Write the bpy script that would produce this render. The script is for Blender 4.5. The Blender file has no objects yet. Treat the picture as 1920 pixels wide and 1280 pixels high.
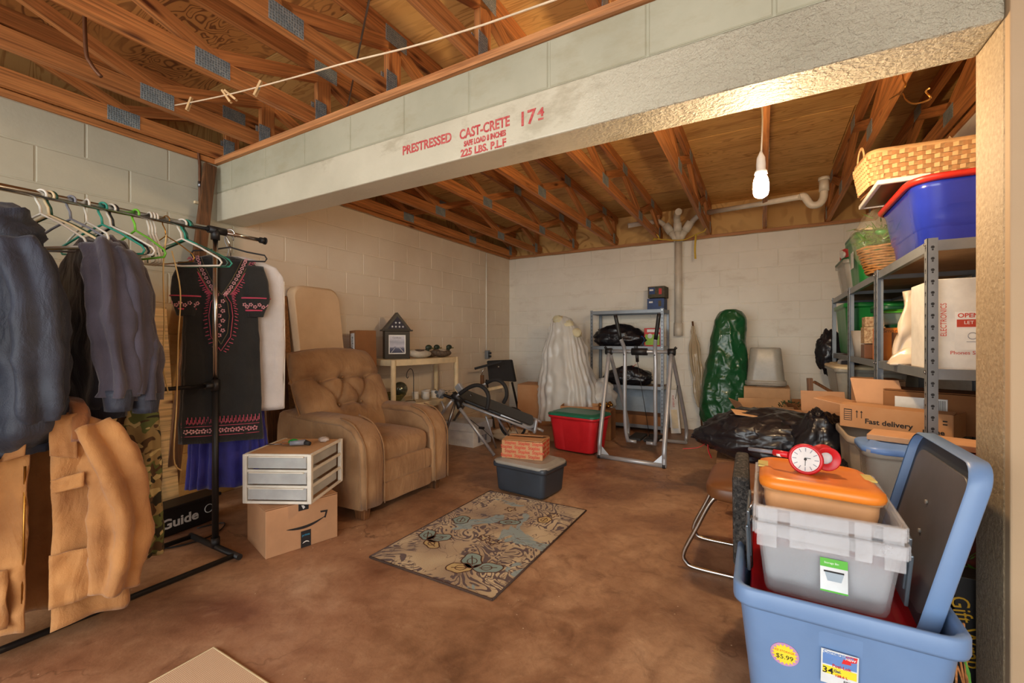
import bpy, bmesh, math, random
from mathutils import Vector, Matrix, noise
random.seed(7)
C = bpy.context.scene.collection
sc = bpy.context.scene
# ------------------------------------------------------------------ camera
YAW = math.radians(29.9); F = 819.0; EYE = 1.10
cam = bpy.data.objects.new('camera', bpy.data.cameras.new('camera')); C.objects.link(cam)
cam.location = (0, 0, EYE); cam.rotation_euler = (math.pi/2, 0, YAW)
cam.data.sensor_width = 36; cam.data.lens = 36*F/1920; cam.data.clip_start = .02
sc.camera = cam
# ------------------------------------------------------------------ exposure, world, daylight
sc.view_settings.view_transform = 'Standard'; sc.view_settings.look = 'None'
sc.view_settings.gamma = 1; sc.view_settings.use_curve_mapping = False
sc.view_settings.exposure = 0.36
w = bpy.data.worlds.new('world'); sc.world = w; w.use_nodes = True
bgn = w.node_tree.nodes['Background']; bgn.inputs[0].default_value = (.90, .97, 1.0, 1); bgn.inputs[1].default_value = 2.2
def area(name, loc, rot, sx, sy, power, col):
    l = bpy.data.lights.new(name, 'AREA'); l.shape = 'RECTANGLE'; l.size = sx; l.size_y = sy; l.energy = power; l.color = col
    o = bpy.data.objects.new(name, l); C.objects.link(o); o.location = loc; o.rotation_euler = rot; return o
# daylight through the open vehicle doorway behind the camera
area('doorway_daylight', (-.8, -2.3, 1.35), (math.radians(90), 0, math.radians(-3)), 4.8, 2.3, 70, (.98, .98, .93))
# unseen warm area lamp lighting the front bay; the side wall has no doorway
area('side_area_light', (2.3, -.3, 1.2), (math.radians(90), 0, math.radians(75)), 1.6, 2.0, 9, (1, .95, .88))

# ------------------------------------------------------------------ pixel frame of the photograph -> points on real planes
FW = Vector((-math.sin(YAW), math.cos(YAW), 0)); RT = Vector((math.cos(YAW), math.sin(YAW), 0))
def ray(px, py): return FW + RT*((px-960)/F) + Vector((0, 0, (640-py)/F))
def fl(px, py, z=0): r = ray(px, py); return r*((z-EYE)/r.z) + Vector((0, 0, EYE))
def ax(px, py, x): r = ray(px, py); return r*(x/r.x) + Vector((0, 0, EYE))
def ay(px, py, y): r = ray(px, py); return r*(y/r.y) + Vector((0, 0, EYE))

# ------------------------------------------------------------------ mesh helpers
def V(*a): return Vector(a if len(a) > 1 else a[0])
class MB:
    def __init__(s): s.v = []; s.f = []; s.sm = []
    def add(s, vs, fs, smooth=False, M=None):
        b = len(s.v)
        s.v += [(M @ V(p)) if M is not None else V(p) for p in vs]
        s.f += [tuple(b+i for i in f) for f in fs]; s.sm += [smooth]*len(fs); return s
    def hexa(s, p, M=None):      # 4 bottom ccw, 4 top
        return s.add(p, [(3,2,1,0),(4,5,6,7),(0,1,5,4),(1,2,6,5),(2,3,7,6),(3,0,4,7)], False, M)
    def box(s, c, d, M=None, t=1.0):
        x, y, z = d[0]/2, d[1]/2, d[2]/2
        p = [V(c)+V(q) for q in ((-x*t,-y*t,-z),(x*t,-y*t,-z),(x*t,y*t,-z),(-x*t,y*t,-z),(-x,-y,z),(x,-y,z),(x,y,z),(-x,y,z))]
        return s.hexa(p, M)
    def beam(s, a, b, w, h, up=(0,0,1)):   # bar from a to b, w across, h along up
        a, b = V(a), V(b); d = (b-a).normalized(); u = V(up)
        x = d.cross(u)
        if x.length < 1e-4: x = d.cross(V(1,0,0))
        x.normalize(); u = x.cross(d).normalized(); x *= w/2; u *= h/2
        return s.hexa([a-x-u, a+x-u, b+x-u, b-x-u, a-x+u, a+x+u, b+x+u, b-x+u])
    def loft(s, rings, cap=True, smooth=True, closed=True, M=None):
        n = len(rings[0]); vs = [p for r in rings for p in r]; fs = []
        m = n if closed else n-1
        for i in range(len(rings)-1):
            for j in range(m):
                k = (j+1) % n
                fs.append((i*n+j, i*n+k, (i+1)*n+k, (i+1)*n+j))
        s.add(vs, fs, smooth, M)
        if cap and closed:
            b = len(s.v)-len(vs)
            s.f.append(tuple(b+j for j in reversed(range(n)))); s.sm.append(False)
            s.f.append(tuple(b+(len(rings)-1)*n+j for j in range(n))); s.sm.append(False)
        return s
    def tube(s, pts, r, n=8, closed=False, cap=True, ry=None):
        pts = [V(p) for p in pts]; R = []; N = len(pts); up = None
        for i, p in enumerate(pts):
            if closed: t = pts[(i+1) % N]-pts[i-1]
            else: t = pts[min(i+1, N-1)]-pts[max(i-1, 0)]
            t.normalize()
            if up is None:
                up = V(0,0,1) if abs(t.z) < .9 else V(1,0,0)
            x = t.cross(up); x.normalize(); up = x.cross(t).normalized()
            rr = r[i] if isinstance(r, (list, tuple)) else r
            r2 = ry if ry else rr
            R.append([p + x*(rr*math.cos(2*math.pi*k/n)) + up*(r2*math.sin(2*math.pi*k/n)) for k in range(n)])
        if closed: R.append(R[0]); cap = False
        return s.loft(R, cap)
    def lathe(s, prof, c=(0,0,0), n=20, M=None, cap=True):
        rings = [[V(c)+V(r*math.cos(2*math.pi*k/n), r*math.sin(2*math.pi*k/n), z) for k in range(n)] for r, z in prof]
        return s.loft(rings, cap, True, True, M)
    def blob(s, c, r, disp=None, n=24, m=14, M=None):
        c = V(c); vs = []; fs = []
        for i in range(m+1):
            a = math.pi*i/m
            for j in range(n):
                b = 2*math.pi*j/n
                d = V(math.sin(a)*math.cos(b), math.sin(a)*math.sin(b), -math.cos(a))
                p = V(d.x*r[0], d.y*r[1], d.z*r[2])
                if disp: p = disp(d, p)
                vs.append(c+p)
        for i in range(m):
            for j in range(n):
                k = (j+1) % n
                fs.append((i*n+j, i*n+k, (i+1)*n+k, (i+1)*n+j))
        return s.add(vs, fs, True, M)
    def grid(s, fn, nu, nv, smooth=True):
        vs = [fn(i/nu, j/nv) for j in range(nv+1) for i in range(nu+1)]
        fs = [(j*(nu+1)+i, j*(nu+1)+i+1, (j+1)*(nu+1)+i+1, (j+1)*(nu+1)+i) for j in range(nv) for i in range(nu)]
        return s.add(vs, fs, smooth)
    def prism(s, poly, a, b, M=None):    # polygon (x,z) extruded from y=a to y=b
        n = len(poly); vs = [(x, a, z) for x, z in poly]+[(x, b, z) for x, z in poly]
        fs = [tuple(range(n)), tuple(range(2*n-1, n-1, -1))]+[(i, n+i, n+(i+1) % n, (i+1) % n) for i in range(n)]
        return s.add(vs, fs, False, M)
    def mesh(s, name, off=V(0,0,0)):
        me = bpy.data.meshes.new(name); me.from_pydata([p-off for p in s.v], [], s.f); me.update()
        for p, q in zip(me.polygons, s.sm): p.use_smooth = q
        return me
    def build(s, name, mat, parent=None, loc=None, rot=(0,0,0), bevel=0, sub=0, solid=0, world=False, label=None, seg=2):
        off = V(0,0,0)
        if parent is not None and world: off = V(parent['_o'])
        if parent is None and loc is None and world:
            xs = [p.x for p in s.v]; ys = [p.y for p in s.v]; zs = [p.z for p in s.v]
            off = V((min(xs)+max(xs))/2, (min(ys)+max(ys))/2, min(zs)); loc = off
        me = s.mesh(name, off); me.materials.append(mat)
        o = bpy.data.objects.new(name, me); C.objects.link(o)
        if parent is not None:
            o.parent = parent; o['_o'] = list(V(parent['_o'])+V(loc or (0,0,0)))
        else: o['_o'] = list(loc or (0,0,0))
        o.location = loc or (0,0,0); o.rotation_euler = rot
        fin(o, bevel, sub, solid, seg)
        if label: o['label'] = label
        return o
def fin(o, bevel=0, sub=0, solid=0, seg=2):
    bm = bmesh.new(); bm.from_mesh(o.data); bmesh.ops.recalc_face_normals(bm, faces=bm.faces); bm.to_mesh(o.data); bm.free()
    if solid:
        m = o.modifiers.new('s', 'SOLIDIFY'); m.thickness = solid; m.offset = 0
    if bevel:
        m = o.modifiers.new('b', 'BEVEL'); m.width = bevel; m.segments = seg; m.limit_method = 'ANGLE'; m.angle_limit = math.radians(40)
    if sub:
        m = o.modifiers.new('u', 'SUBSURF'); m.levels = sub; m.render_levels = sub
def thing(name, label, cat, loc=(0,0,0), rz=0, group=None, rot=None, kind=None):
    o = bpy.data.objects.new(name, None); C.objects.link(o); o.empty_display_size = .05
    o.location = loc; o.rotation_euler = rot or (0,0,rz); o['label'] = label; o['category'] = cat; o['_o'] = list(loc)
    if group: o['group'] = group
    if kind: o['kind'] = kind
    return o
def tag(o, label, cat, group=None, kind=None):
    o['label'] = label; o['category'] = cat
    if group: o['group'] = group
    if kind: o['kind'] = kind
    return o
def struct(o): o['kind'] = 'structure'; return o
def kids(o): return [c for c in bpy.data.objects if c.parent == o]
def dup(root, loc, rz=None, label=None):
    r = root.copy(); C.objects.link(r); r.location = loc
    if rz is not None: r.rotation_euler = (0,0,rz)
    if label: r['label'] = label
    for ch in kids(root):
        c = ch.copy(); C.objects.link(c); c.parent = r
        for g in kids(ch):
            d = g.copy(); C.objects.link(d); d.parent = c
    return r
def text(body, size, mat, parent, loc, rot, name='lettering', depth=.0006, sx=1.0, align='CENTER', bold=0.0, label=None):
    cu = bpy.data.curves.new(name, 'FONT'); cu.body = body; cu.size = size; cu.extrude = depth; cu.align_x = align; cu.align_y = 'CENTER'
    cu.offset = bold; cu.resolution_u = 3
    t = bpy.data.objects.new(name, cu); C.objects.link(t); bpy.context.view_layer.update()
    me = bpy.data.meshes.new_from_object(t.evaluated_get(bpy.context.evaluated_depsgraph_get()))
    bpy.data.objects.remove(t); bpy.data.curves.remove(cu)
    me.name = name; me.materials.clear(); me.materials.append(mat)
    for v in me.vertices: v.co.x *= sx
    o = bpy.data.objects.new(name, me); C.objects.link(o); o.location = loc; o.rotation_euler = rot
    if parent is not None: o.parent = parent; o['_o'] = [0,0,0]
    if label: o['label'] = label
    return o
def rrect(w, d, r, z, n=5, c=(0,0)):
    r = min(r, w/2-.001, d/2-.001); pts = []
    for sx, sy, a0 in ((1,1,0),(-1,1,90),(-1,-1,180),(1,-1,270)):
        for k in range(n+1):
            a = math.radians(a0+90*k/n)
            pts.append(V(c[0]+sx*(w/2-r)+r*math.cos(a), c[1]+sy*(d/2-r)+r*math.sin(a), z))
    return pts
def arc(c, r, a0, a1, n, plane='xz'):
    out = []
    for k in range(n+1):
        a = math.radians(a0+(a1-a0)*k/n); u, v = r*math.cos(a), r*math.sin(a)
        out.append(V(c)+(V(u,0,v) if plane == 'xz' else V(0,u,v) if plane == 'yz' else V(u,v,0)))
    return out
def smoothpts(pts, k=4):
    pts = [V(p) for p in pts]; out = []
    for i in range(len(pts)-1):
        p0 = pts[max(i-1,0)]; p1 = pts[i]; p2 = pts[i+1]; p3 = pts[min(i+2, len(pts)-1)]
        for j in range(k):
            t = j/k
            out.append(.5*((2*p1)+(p2-p0)*t+(2*p0-5*p1+4*p2-p3)*t*t+(3*p1-p0-3*p2+p3)*t**3))
    out.append(pts[-1]); return out

# ------------------------------------------------------------------ materials
def lin(c):
    return tuple((x/12.92 if x <= .04045 else ((x+.055)/1.055)**2.4) for x in (v/255 for v in c))+(1,)
def nt(name):
    m = bpy.data.materials.new(name); m.use_nodes = True; t = m.node_tree
    return m, t, t.nodes['Principled BSDF']
def N(t, typ, **kw):
    n = t.nodes.new(typ)
    for k, v in kw.items():
        if k in n.inputs: n.inputs[k].default_value = v
        else: setattr(n, k, v)
    return n
def coords(t, scale=(1,1,1), which='Object', rnd=True):
    tc = N(t, 'ShaderNodeTexCoord'); mp = N(t, 'ShaderNodeMapping'); mp.inputs['Scale'].default_value = scale
    if rnd:
        oi = N(t, 'ShaderNodeObjectInfo'); mu = N(t, 'ShaderNodeVectorMath', operation='SCALE'); mu.inputs[0].default_value = (17,31,23)
        t.links.new(oi.outputs['Random'], mu.inputs['Scale']); t.links.new(mu.outputs[0], mp.inputs['Location'])
    t.links.new(tc.outputs[which], mp.inputs['Vector']); return mp.outputs[0]
def gpos(t, scale=(1,1,1)):
    g = N(t, 'ShaderNodeNewGeometry'); mp = N(t, 'ShaderNodeMapping'); mp.inputs['Scale'].default_value = scale
    t.links.new(g.outputs['Position'], mp.inputs['Vector']); return mp.outputs[0]
def noi(t, vec, scale, detail=4, rough=.5, dist=0):
    n = N(t, 'ShaderNodeTexNoise'); n.inputs['Scale'].default_value = scale; n.inputs['Detail'].default_value = detail
    n.inputs['Roughness'].default_value = rough; n.inputs['Distortion'].default_value = dist
    t.links.new(vec, n.inputs['Vector']); return n.outputs['Fac']
def ramp(t, fac, stops, interp='LINEAR'):
    r = N(t, 'ShaderNodeValToRGB'); r.color_ramp.interpolation = interp; e = r.color_ramp.elements
    while len(e) < len(stops): e.new(.5)
    for el, (p, c) in zip(e, stops): el.position = p; el.color = c if len(c) == 4 else lin(c)
    t.links.new(fac, r.inputs[0]); return r.outputs[0]
def mix(t, a, b, fac, mode='MIX'):
    m = N(t, 'ShaderNodeMix', data_type='RGBA', blend_type=mode)
    for s, v in ((m.inputs[0], fac), (m.inputs[6], a), (m.inputs[7], b)):
        if hasattr(v, 'links'): t.links.new(v, s)
        else: s.default_value = v
    return m.outputs[2]
def mth(t, op, a, b=0, c=None):
    m = N(t, 'ShaderNodeMath', operation=op)
    for s, v in zip(m.inputs, (a, b, c)):
        if v is None: continue
        if hasattr(v, 'links'): t.links.new(v, s)
        else: s.default_value = v
    return m.outputs[0]
def bump(t, b, h, strength=.3, dist=.01):
    n = N(t, 'ShaderNodeBump'); n.inputs['Strength'].default_value = strength; n.inputs['Distance'].default_value = dist
    t.links.new(h, n.inputs['Height']); t.links.new(n.outputs[0], b.inputs['Normal'])
def pm(name, col, rough=.6, metal=0, col2=None, vs=6, bs=0, bst=.25, bd=.004, alpha=1, coat=0, sheen=0, emit=0, trans=0, stretch=(1,1,1)):
    m, t, b = nt(name); c = lin(col); c2 = lin(col2 or tuple(int(x*.86) for x in col))
    v = coords(t, stretch)
    f = noi(t, v, vs, 5, .6); cc = ramp(t, f, [(.3, c2), (.65, c)])
    t.links.new(cc, b.inputs['Base Color'])
    b.inputs['Roughness'].default_value = rough; b.inputs['Metallic'].default_value = metal; b.inputs['Alpha'].default_value = alpha
    b.inputs['Coat Weight'].default_value = coat; b.inputs['Sheen Weight'].default_value = sheen
    b.inputs['Transmission Weight'].default_value = trans
    if emit:
        b.inputs['Emission Color'].default_value = c; b.inputs['Emission Strength'].default_value = emit
    if bs: bump(t, b, noi(t, v, bs, 3), bst, bd)
    return m
def wood(name, light, dark, rough=.6, along=1):
    m, t, b = nt(name)
    sc_ = [14, 14, 14]; sc_[along] = .9
    v = coords(t, tuple(sc_))
    f = noi(t, v, 1.6, 7, .62, .6); sc2 = [90, 90, 90]; sc2[along] = 2; v2 = coords(t, tuple(sc2)); f2 = noi(t, v2, 1, 3)
    c = ramp(t, f, [(.28, dark), (.5, light), (.62, tuple(int(x*.9) for x in light)), (.75, tuple(min(255, int(x*1.08)) for x in light))])
    c = mix(t, c, lin(tuple(int(x*.62) for x in dark)), mth(t, 'MULTIPLY', ramp(t, f2, [(.42, (0,0,0,1)), (.7, (1,1,1,1))]), .65))
    vo = N(t, 'ShaderNodeTexVoronoi'); vo.inputs['Scale'].default_value = 1; s3 = [9, 9, 9]; s3[along] = 2.2
    t.links.new(coords(t, tuple(s3)), vo.inputs['Vector'])
    kn = ramp(t, vo.outputs['Distance'], [(.05, (0,0,0,1)), (.16, (1,1,1,1))])
    c = mix(t, lin((88, 42, 16)), c, kn)
    oi = N(t, 'ShaderNodeObjectInfo'); hs = N(t, 'ShaderNodeHueSaturation')
    t.links.new(mth(t, 'ADD', mth(t, 'MULTIPLY', oi.outputs['Random'], .3), .85), hs.inputs['Value']); t.links.new(c, hs.inputs['Color'])
    t.links.new(hs.outputs[0], b.inputs['Base Color']); b.inputs['Roughness'].default_value = rough
    bump(t, b, f2, .15, .002); return m
def ply(name, light, dark, lines, sc_=(1, 3.2, 1), freq=34):
    m, t, b = nt(name); v = coords(t, sc_)
    n = noi(t, v, 1.5, 2, .5, 1.4); s = mth(t, 'SINE', mth(t, 'MULTIPLY', n, freq*2.6))
    s = ramp(t, s, [(.1, (0,0,0,1)), (.95, (1,1,1,1))])
    big = noi(t, v, .9, 3); c = ramp(t, big, [(.3, dark), (.65, light)])
    fine = noi(t, coords(t, (3, 90, 3)), 2, 3); c = mix(t, c, lin(dark), mth(t, 'MULTIPLY', fine, .5))
    msk = ramp(t, noi(t, v, 1.3, 2), [(.35, (.2,.2,.2,1)), (.6, (.9,.9,.9,1))])
    c = mix(t, c, lin(lines), mth(t, 'MULTIPLY', s, mth(t, 'MULTIPLY', msk, 1.0)))
    oi = N(t, 'ShaderNodeObjectInfo'); hs = N(t, 'ShaderNodeHueSaturation')
    t.links.new(mth(t, 'ADD', mth(t, 'MULTIPLY', oi.outputs['Random'], .45), .75), hs.inputs['Value']); t.links.new(c, hs.inputs['Color'])
    t.links.new(hs.outputs[0], b.inputs['Base Color']); b.inputs['Roughness'].default_value = .65; return m
M = {}
M['wood'] = wood('truss_pine', (206, 136, 76), (156, 92, 46))
M['woodx'] = wood('plate_pine', (204, 142, 90), (166, 104, 58), along=0)
M['board'] = wood('old_board', (120, 78, 44), (72, 44, 24), along=2)
M['pale'] = wood('clean_pine', (222, 180, 120), (196, 150, 92), along=1)
M['ply'] = ply('plywood', (208, 150, 84), (172, 112, 56), (100, 54, 22))
M['ply2'] = ply('plywood_bulblit', (236, 194, 122), (214, 166, 96), (180, 128, 66), (1, 6, 1), 16)  # rear-bay copy of the plywood, lightened so its colour carries the bulb light
# ================================================================== THE SETTING
H = 2.366; WX = -3.41; BY = 5.85; RX = 1.02; FY = -2.2
def concrete_floor():
    m, t, b = nt('stained_concrete'); v = gpos(t)
    a = noi(t, v, 1.3, 9, .66, .5); c = ramp(t, a, [(.32, (98, 66, 46)), (.45, (150, 110, 80)), (.57, (178, 138, 104)), (.70, (204, 168, 134))])
    f1 = noi(t, v, 11, 9, .72, .8); c = mix(t, c, lin((96, 62, 38)), mth(t, 'MULTIPLY', ramp(t, f1, [(.36, (1,1,1,1)), (.52, (0,0,0,1))]), .32)); c = mix(t, c, lin((226, 192, 150)), mth(t, 'MULTIPLY', ramp(t, f1, [(.56, (0,0,0,1)), (.72, (1,1,1,1))]), .22))
    s = noi(t, v, 4.5, 8, .7, 1.2); st = ramp(t, s, [(.30, (1,1,1,1)), (.43, (0,0,0,1))])
    c = mix(t, c, lin((92, 58, 38)), mth(t, 'MULTIPLY', st, .55))
    r = noi(t, v, .55, 3); rd = ramp(t, r, [(.52, (0,0,0,1)), (.66, (1,1,1,1))]); c = mix(t, c, lin((138, 78, 58)), mth(t, 'MULTIPLY', rd, .35))
    vo = N(t, 'ShaderNodeTexVoronoi', feature='DISTANCE_TO_EDGE'); vo.inputs['Scale'].default_value = .8
    dv = N(t, 'ShaderNodeVectorMath', operation='ADD'); nn = N(t, 'ShaderNodeTexNoise'); nn.inputs['Scale'].default_value = 3.5; nn.inputs['Detail'].default_value = 6
    t.links.new(v, nn.inputs['Vector']); t.links.new(v, dv.inputs[0]); t.links.new(nn.outputs['Color'], dv.inputs[1]); t.links.new(dv.outputs[0], vo.inputs['Vector'])
    ck = ramp(t, vo.outputs['Distance'], [(0, (1,1,1,1)), (.012, (0,0,0,1))])
    ckm = ramp(t, noi(t, v, 1.1, 2), [(.45, (0,0,0,1)), (.6, (1,1,1,1))])
    c = mix(t, c, lin((84, 54, 36)), mth(t, 'MULTIPLY', mth(t, 'MULTIPLY', ck, ckm), .6))
    sp = N(t, 'ShaderNodeTexVoronoi'); sp.inputs['Scale'].default_value = 26; t.links.new(v, sp.inputs['Vector'])
    spk = ramp(t, sp.outputs['Distance'], [(.05, (1,1,1,1)), (.09, (0,0,0,1))]); sm = ramp(t, noi(t, v, 2.1, 3), [(.56, (0,0,0,1)), (.6, (1,1,1,1))])
    c = mix(t, c, lin((220, 200, 170)), mth(t, 'MULTIPLY', spk, sm))
    t.links.new(c, b.inputs['Base Color'])
    rr = ramp(t, a, [(.3, (.35,.35,.35,1)), (.7, (.6,.6,.6,1))]); t.links.new(rr, b.inputs['Roughness'])
    bump(t, b, noi(t, v, 14, 8, .7), .25, .01); return m
def wallpaint(name, kind):
    m, t, b = nt(name); g = N(t, 'ShaderNodeNewGeometry'); v = gpos(t)
    sx = N(t, 'ShaderNodeSeparateXYZ'); t.links.new(g.outputs['Position'], sx.inputs[0])
    big = noi(t, v, 1.2, 5, .6); fine = noi(t, v, 60, 4, .6)
    if kind == 'left':
        grey = ramp(t, big, [(.3, (164, 160, 140)), (.6, (188, 184, 164)), (.75, (178, 175, 157))])
        tan = ramp(t, noi(t, v, 3, 6, .65), [(.3, (150, 104, 46)), (.55, (196, 150, 84)), (.75, (208, 172, 112))])
        zz = mth(t, 'ADD', sx.outputs['Z'], mth(t, 'MULTIPLY', mth(t, 'SUBTRACT', big, .5), .9))
        low = mth(t, 'SMOOTH_MIN', mth(t, 'MAXIMUM', mth(t, 'MULTIPLY', mth(t, 'SUBTRACT', 1.62, zz), 2.5), 0), 1, .1)
        # the bare lower courses stop where the rear bay's paint begins
        yy = mth(t, 'MINIMUM', mth(t, 'MAXIMUM', mth(t, 'MULTIPLY', mth(t, 'SUBTRACT', 1.86, sx.outputs['Y']), 12), 0), 1)
        c = mix(t, grey, tan, mth(t, 'MULTIPLY', low, yy))
        cream = ramp(t, big, [(.3, (216, 198, 174)), (.7, (232, 218, 196))])
        c = mix(t, cream, c, yy)
    elif kind == 'cream':
        c = ramp(t, big, [(.3, (228, 222, 208)), (.7, (242, 237, 224))])
        dirt = ramp(t, noi(t, gpos(t, (1,1,2.5)), 2.2, 8, .7), [(.55, (0,0,0,1)), (.75, (1,1,1,1))]); c = mix(t, c, lin((176, 152, 124)), mth(t, 'MULTIPLY', dirt, .35))
    elif kind == 'beam':
        c = ramp(t, big, [(.3, (158, 156, 134)), (.6, (184, 181, 158)), (.75, (174, 171, 150))])
        stn = ramp(t, noi(t, gpos(t, (1,1,2)), 3.2, 7, .7), [(.52, (0,0,0,1)), (.7, (1,1,1,1))]); c = mix(t, c, lin((160, 150, 120)), mth(t, 'MULTIPLY', stn, .5))
    elif kind == 'lintel':
        c = ramp(t, big, [(.3, (188, 182, 160)), (.65, (214, 207, 184))])
        stn = ramp(t, noi(t, gpos(t, (1,1,2)), 2.6, 7, .7), [(.56, (0,0,0,1)), (.66, (1,1,1,1))]); c = mix(t, c, lin((166, 156, 130)), mth(t, 'MULTIPLY', stn, .55))
    elif kind == 'stucco':
        c = ramp(t, noi(t, v, 80, 4, .6), [(.3, (146, 126, 98)), (.6, (172, 152, 122)), (.8, (190, 172, 144))])
    else:
        c = ramp(t, big, [(.3, (172, 146, 114)), (.7, (182, 156, 124))])
    t.links.new(c, b.inputs['Base Color']); b.inputs['Roughness'].default_value = .75 if kind != 'lintel' else .5
    if kind == 'stucco': bump(t, b, noi(t, v, 75, 5, .6), .6, .008); b.inputs['Roughness'].default_value = .6
    elif kind == 'lintel':
        # spatter finish grows towards the pillar end
        k = mth(t, 'MINIMUM', mth(t, 'MAXIMUM', mth(t, 'MULTIPLY', mth(t, 'ADD', sx.outputs['X'], .75), 1.2), .04), 1)
        bump(t, b, mth(t, 'MULTIPLY', noi(t, v, 55, 5, .6), k), 1.0, .035); b.inputs['Roughness'].default_value = .38
    else: bump(t, b, mth(t, 'ADD', mth(t, 'MULTIPLY', fine, .5), noi(t, v, 9, 3)), .18, .006)
    return m
M['floor'] = concrete_floor()
for k in ('left', 'cream', 'beam', 'lintel', 'stucco', 'beige'): M['w_'+k] = wallpaint('paint_'+k, k)

fb = MB(); fb.box((-.6, 1.6, -.1), (9, 12, .2)); struct(fb.build('floor', M['floor']))

def blockmesh(w, h, mat, name='concrete_block', depth=.05, inset=.004):
    b = MB(); x, z = w/2, h/2; i = inset     # front face looks along -Y
    v = [(-x+i,0,-z+i),(x-i,0,-z+i),(x-i,0,z-i),(-x+i,0,z-i),(-x,i,-z),(x,i,-z),(x,i,z),(-x,i,z),(-x,depth,-z),(x,depth,-z),(x,depth,z),(-x,depth,z)]
    f = [(0,1,2,3)]
    for k in range(4):
        n = (k+1) % 4; f += [(4+k,4+n,n,k), (8+k,8+n,4+n,4+k)]
    b.add(v, f); me = b.mesh(name); me.materials.append(mat); return me
def lay(parent, face, u0, u1, ztop, rows, phase, mat, rotz, gap=.008):
    """blocks in running bond; face(u) -> xy of the wall face; u runs along the wall"""
    cache = {}; P = .406
    for r in range(rows):
        zc = ztop-.203*r-.1015; h = .203-gap
        if zc-h/2 < 0: h = zc+.1015-gap/2; zc = h/2
        if h < .03: continue
        off = phase+(P/2 if r % 2 else 0); k = math.floor((u0-off)/P); s = off+k*P
        while s < u1-.01:
            a, b_ = max(s, u0), min(s+P, u1); s += P
            wd = b_-a-gap
            if wd < .03: continue
            key = (round(wd, 3), round(h, 3))
            if key not in cache: cache[key] = blockmesh(wd, h, mat)
            o = bpy.data.objects.new('concrete_block', cache[key]); C.objects.link(o); o.parent = parent
            x, y = face((a+b_)/2); o.location = (x+random.uniform(-.0008,.0008), y+random.uniform(-.0008,.0008), zc); o.rotation_euler = (0,0,rotz)
# left wall: blocks look along +X  (front -Y rotated by +90deg -> +X)
mb = MB(); mb.box((WX-.105, (BY+FY)/2+.1, H/2), (.2, BY-FY+.2, H)); wl = struct(mb.build('wall_left', M['w_left']))
lay(wl, lambda u: (WX, u), FY, BY, H, 12, .965, M['w_left'], math.pi/2, .006)
mb = MB(); mb.box(((WX+RX)/2, BY+.105, H/2), (RX-WX+.4, .2, H)); wb = struct(mb.build('wall_back', M['w_cream']))
lay(wb, lambda u: (u, BY), WX, RX, H, 12, -3.3, M['w_cream'], 0, .005)
mb = MB(); mb.box((RX+.1, (BY+1.855)/2+.1, H/2), (.2, BY-1.855+.2, H)); struct(mb.build('wall_right', M['w_cream']))
# front partition: pillar with rough stucco reveal and smooth beige face
mb = MB(); mb.box((.67, 1.765, H/2), (.22, .185, H)); struct(mb.build('pillar', M['w_stucco'], bevel=.006))
mb = MB(); mb.box((1.587, 1.745, (H+.5)/2), (2.05, .20, H+.5)); struct(mb.build('wall_front', M['w_beige'], bevel=.004))
mb = MB(); mb.box((2.7, -.2, H/2), (.2, 4.0, H)); struct(mb.build('wall_side', M['w_beige']))
# beam: cast lintel with a course of blocks on top
BF, BB = 1.665, 1.855
bm_ = MB(); bm_.box(((WX+.56)/2, (BF+BB)/2, 2.0625), (.56-WX, BB-BF, .201))
beam = struct(bm_.build('beam', M['w_lintel'], bevel=.007))
core = MB(); core.box(((WX+.56)/2, (BF+BB)/2, 2.265), (.56-WX, BB-BF-.012, .2)); core.build('mortar_bed', M['w_beam'], beam)
lay(beam, lambda u: (u, BF), WX, .56, H, 1, -.375-.406*7, M['w_beam'], 0, .010)
lay(beam, lambda u: (u, BB), WX, .56, H, 1, -.375-.406*7, M['w_beam'], math.pi, .010)
# stencilled load marks on the lintel
M['red_ink'] = pm('stencil_red', (190, 52, 58), .7, vs=60, col2=(208, 120, 110))
TZ = 2.085
def stencil(s, px, py, h, sx=1.0, tilt=0):
    p = ay(px, py, BF-.0012); text(s, h, M['red_ink'], beam, (p.x, p.y, p.z), (math.pi/2, tilt, 0), 'stencil_lettering', .0008, sx, 'CENTER', .0016)
stencil('PRESTRESSED', 799, 271, .062, .86)
stencil('CAST-CRETE', 907, 241, .062, .78)
stencil('SAFE LOAD 8 INCHES', 908, 260, .034, .70)
stencil('225 LBS. P.L.F', 905, 278, .046, .95)
stencil('17', 988, 222, .085, 1.0); stencil('4', 1014, 211, .05, 1.2); stencil('-', 1014, 221, .05, 1.6)
# wood plates on the block tops
def plate(name, c, d, mat): b = MB(); b.box(c, d); return struct(b.build(name, mat, bevel=.002))
plate('trim_1', ((WX+2.6)/2, (BF+BB)/2-.005, H+.02), (2.6-WX, .215, .038), M['woodx'])
plate('trim_2', (WX-.09, (BY+FY)/2, H+.02), (.2, BY-FY, .038), M['wood'])
plate('trim_3', ((WX+RX)/2, BY+.09, H+.02), (RX-WX, .2, .038), M['woodx'])
plate('trim_4', (RX+.09, (BY+1.86)/2, H+.02), (.2, BY-1.86, .038), M['wood'])
# ragged caulk line where the roof meets the painted walls
for nm, a, b_ in (('trim_5', (WX+.006, 1.86, H+.002), (WX+.006, BY, H+.002)), ('trim_6', (WX, BY-.006, H+.002), (RX, BY-.006, H+.002))):
    pts = [V(a).lerp(V(b_), i/40)+V(0,0,random.uniform(-.006,.004)) for i in range(41)]
    struct(MB().tube(pts, .005, 5).build(nm, M['w_stucco']))
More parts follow.
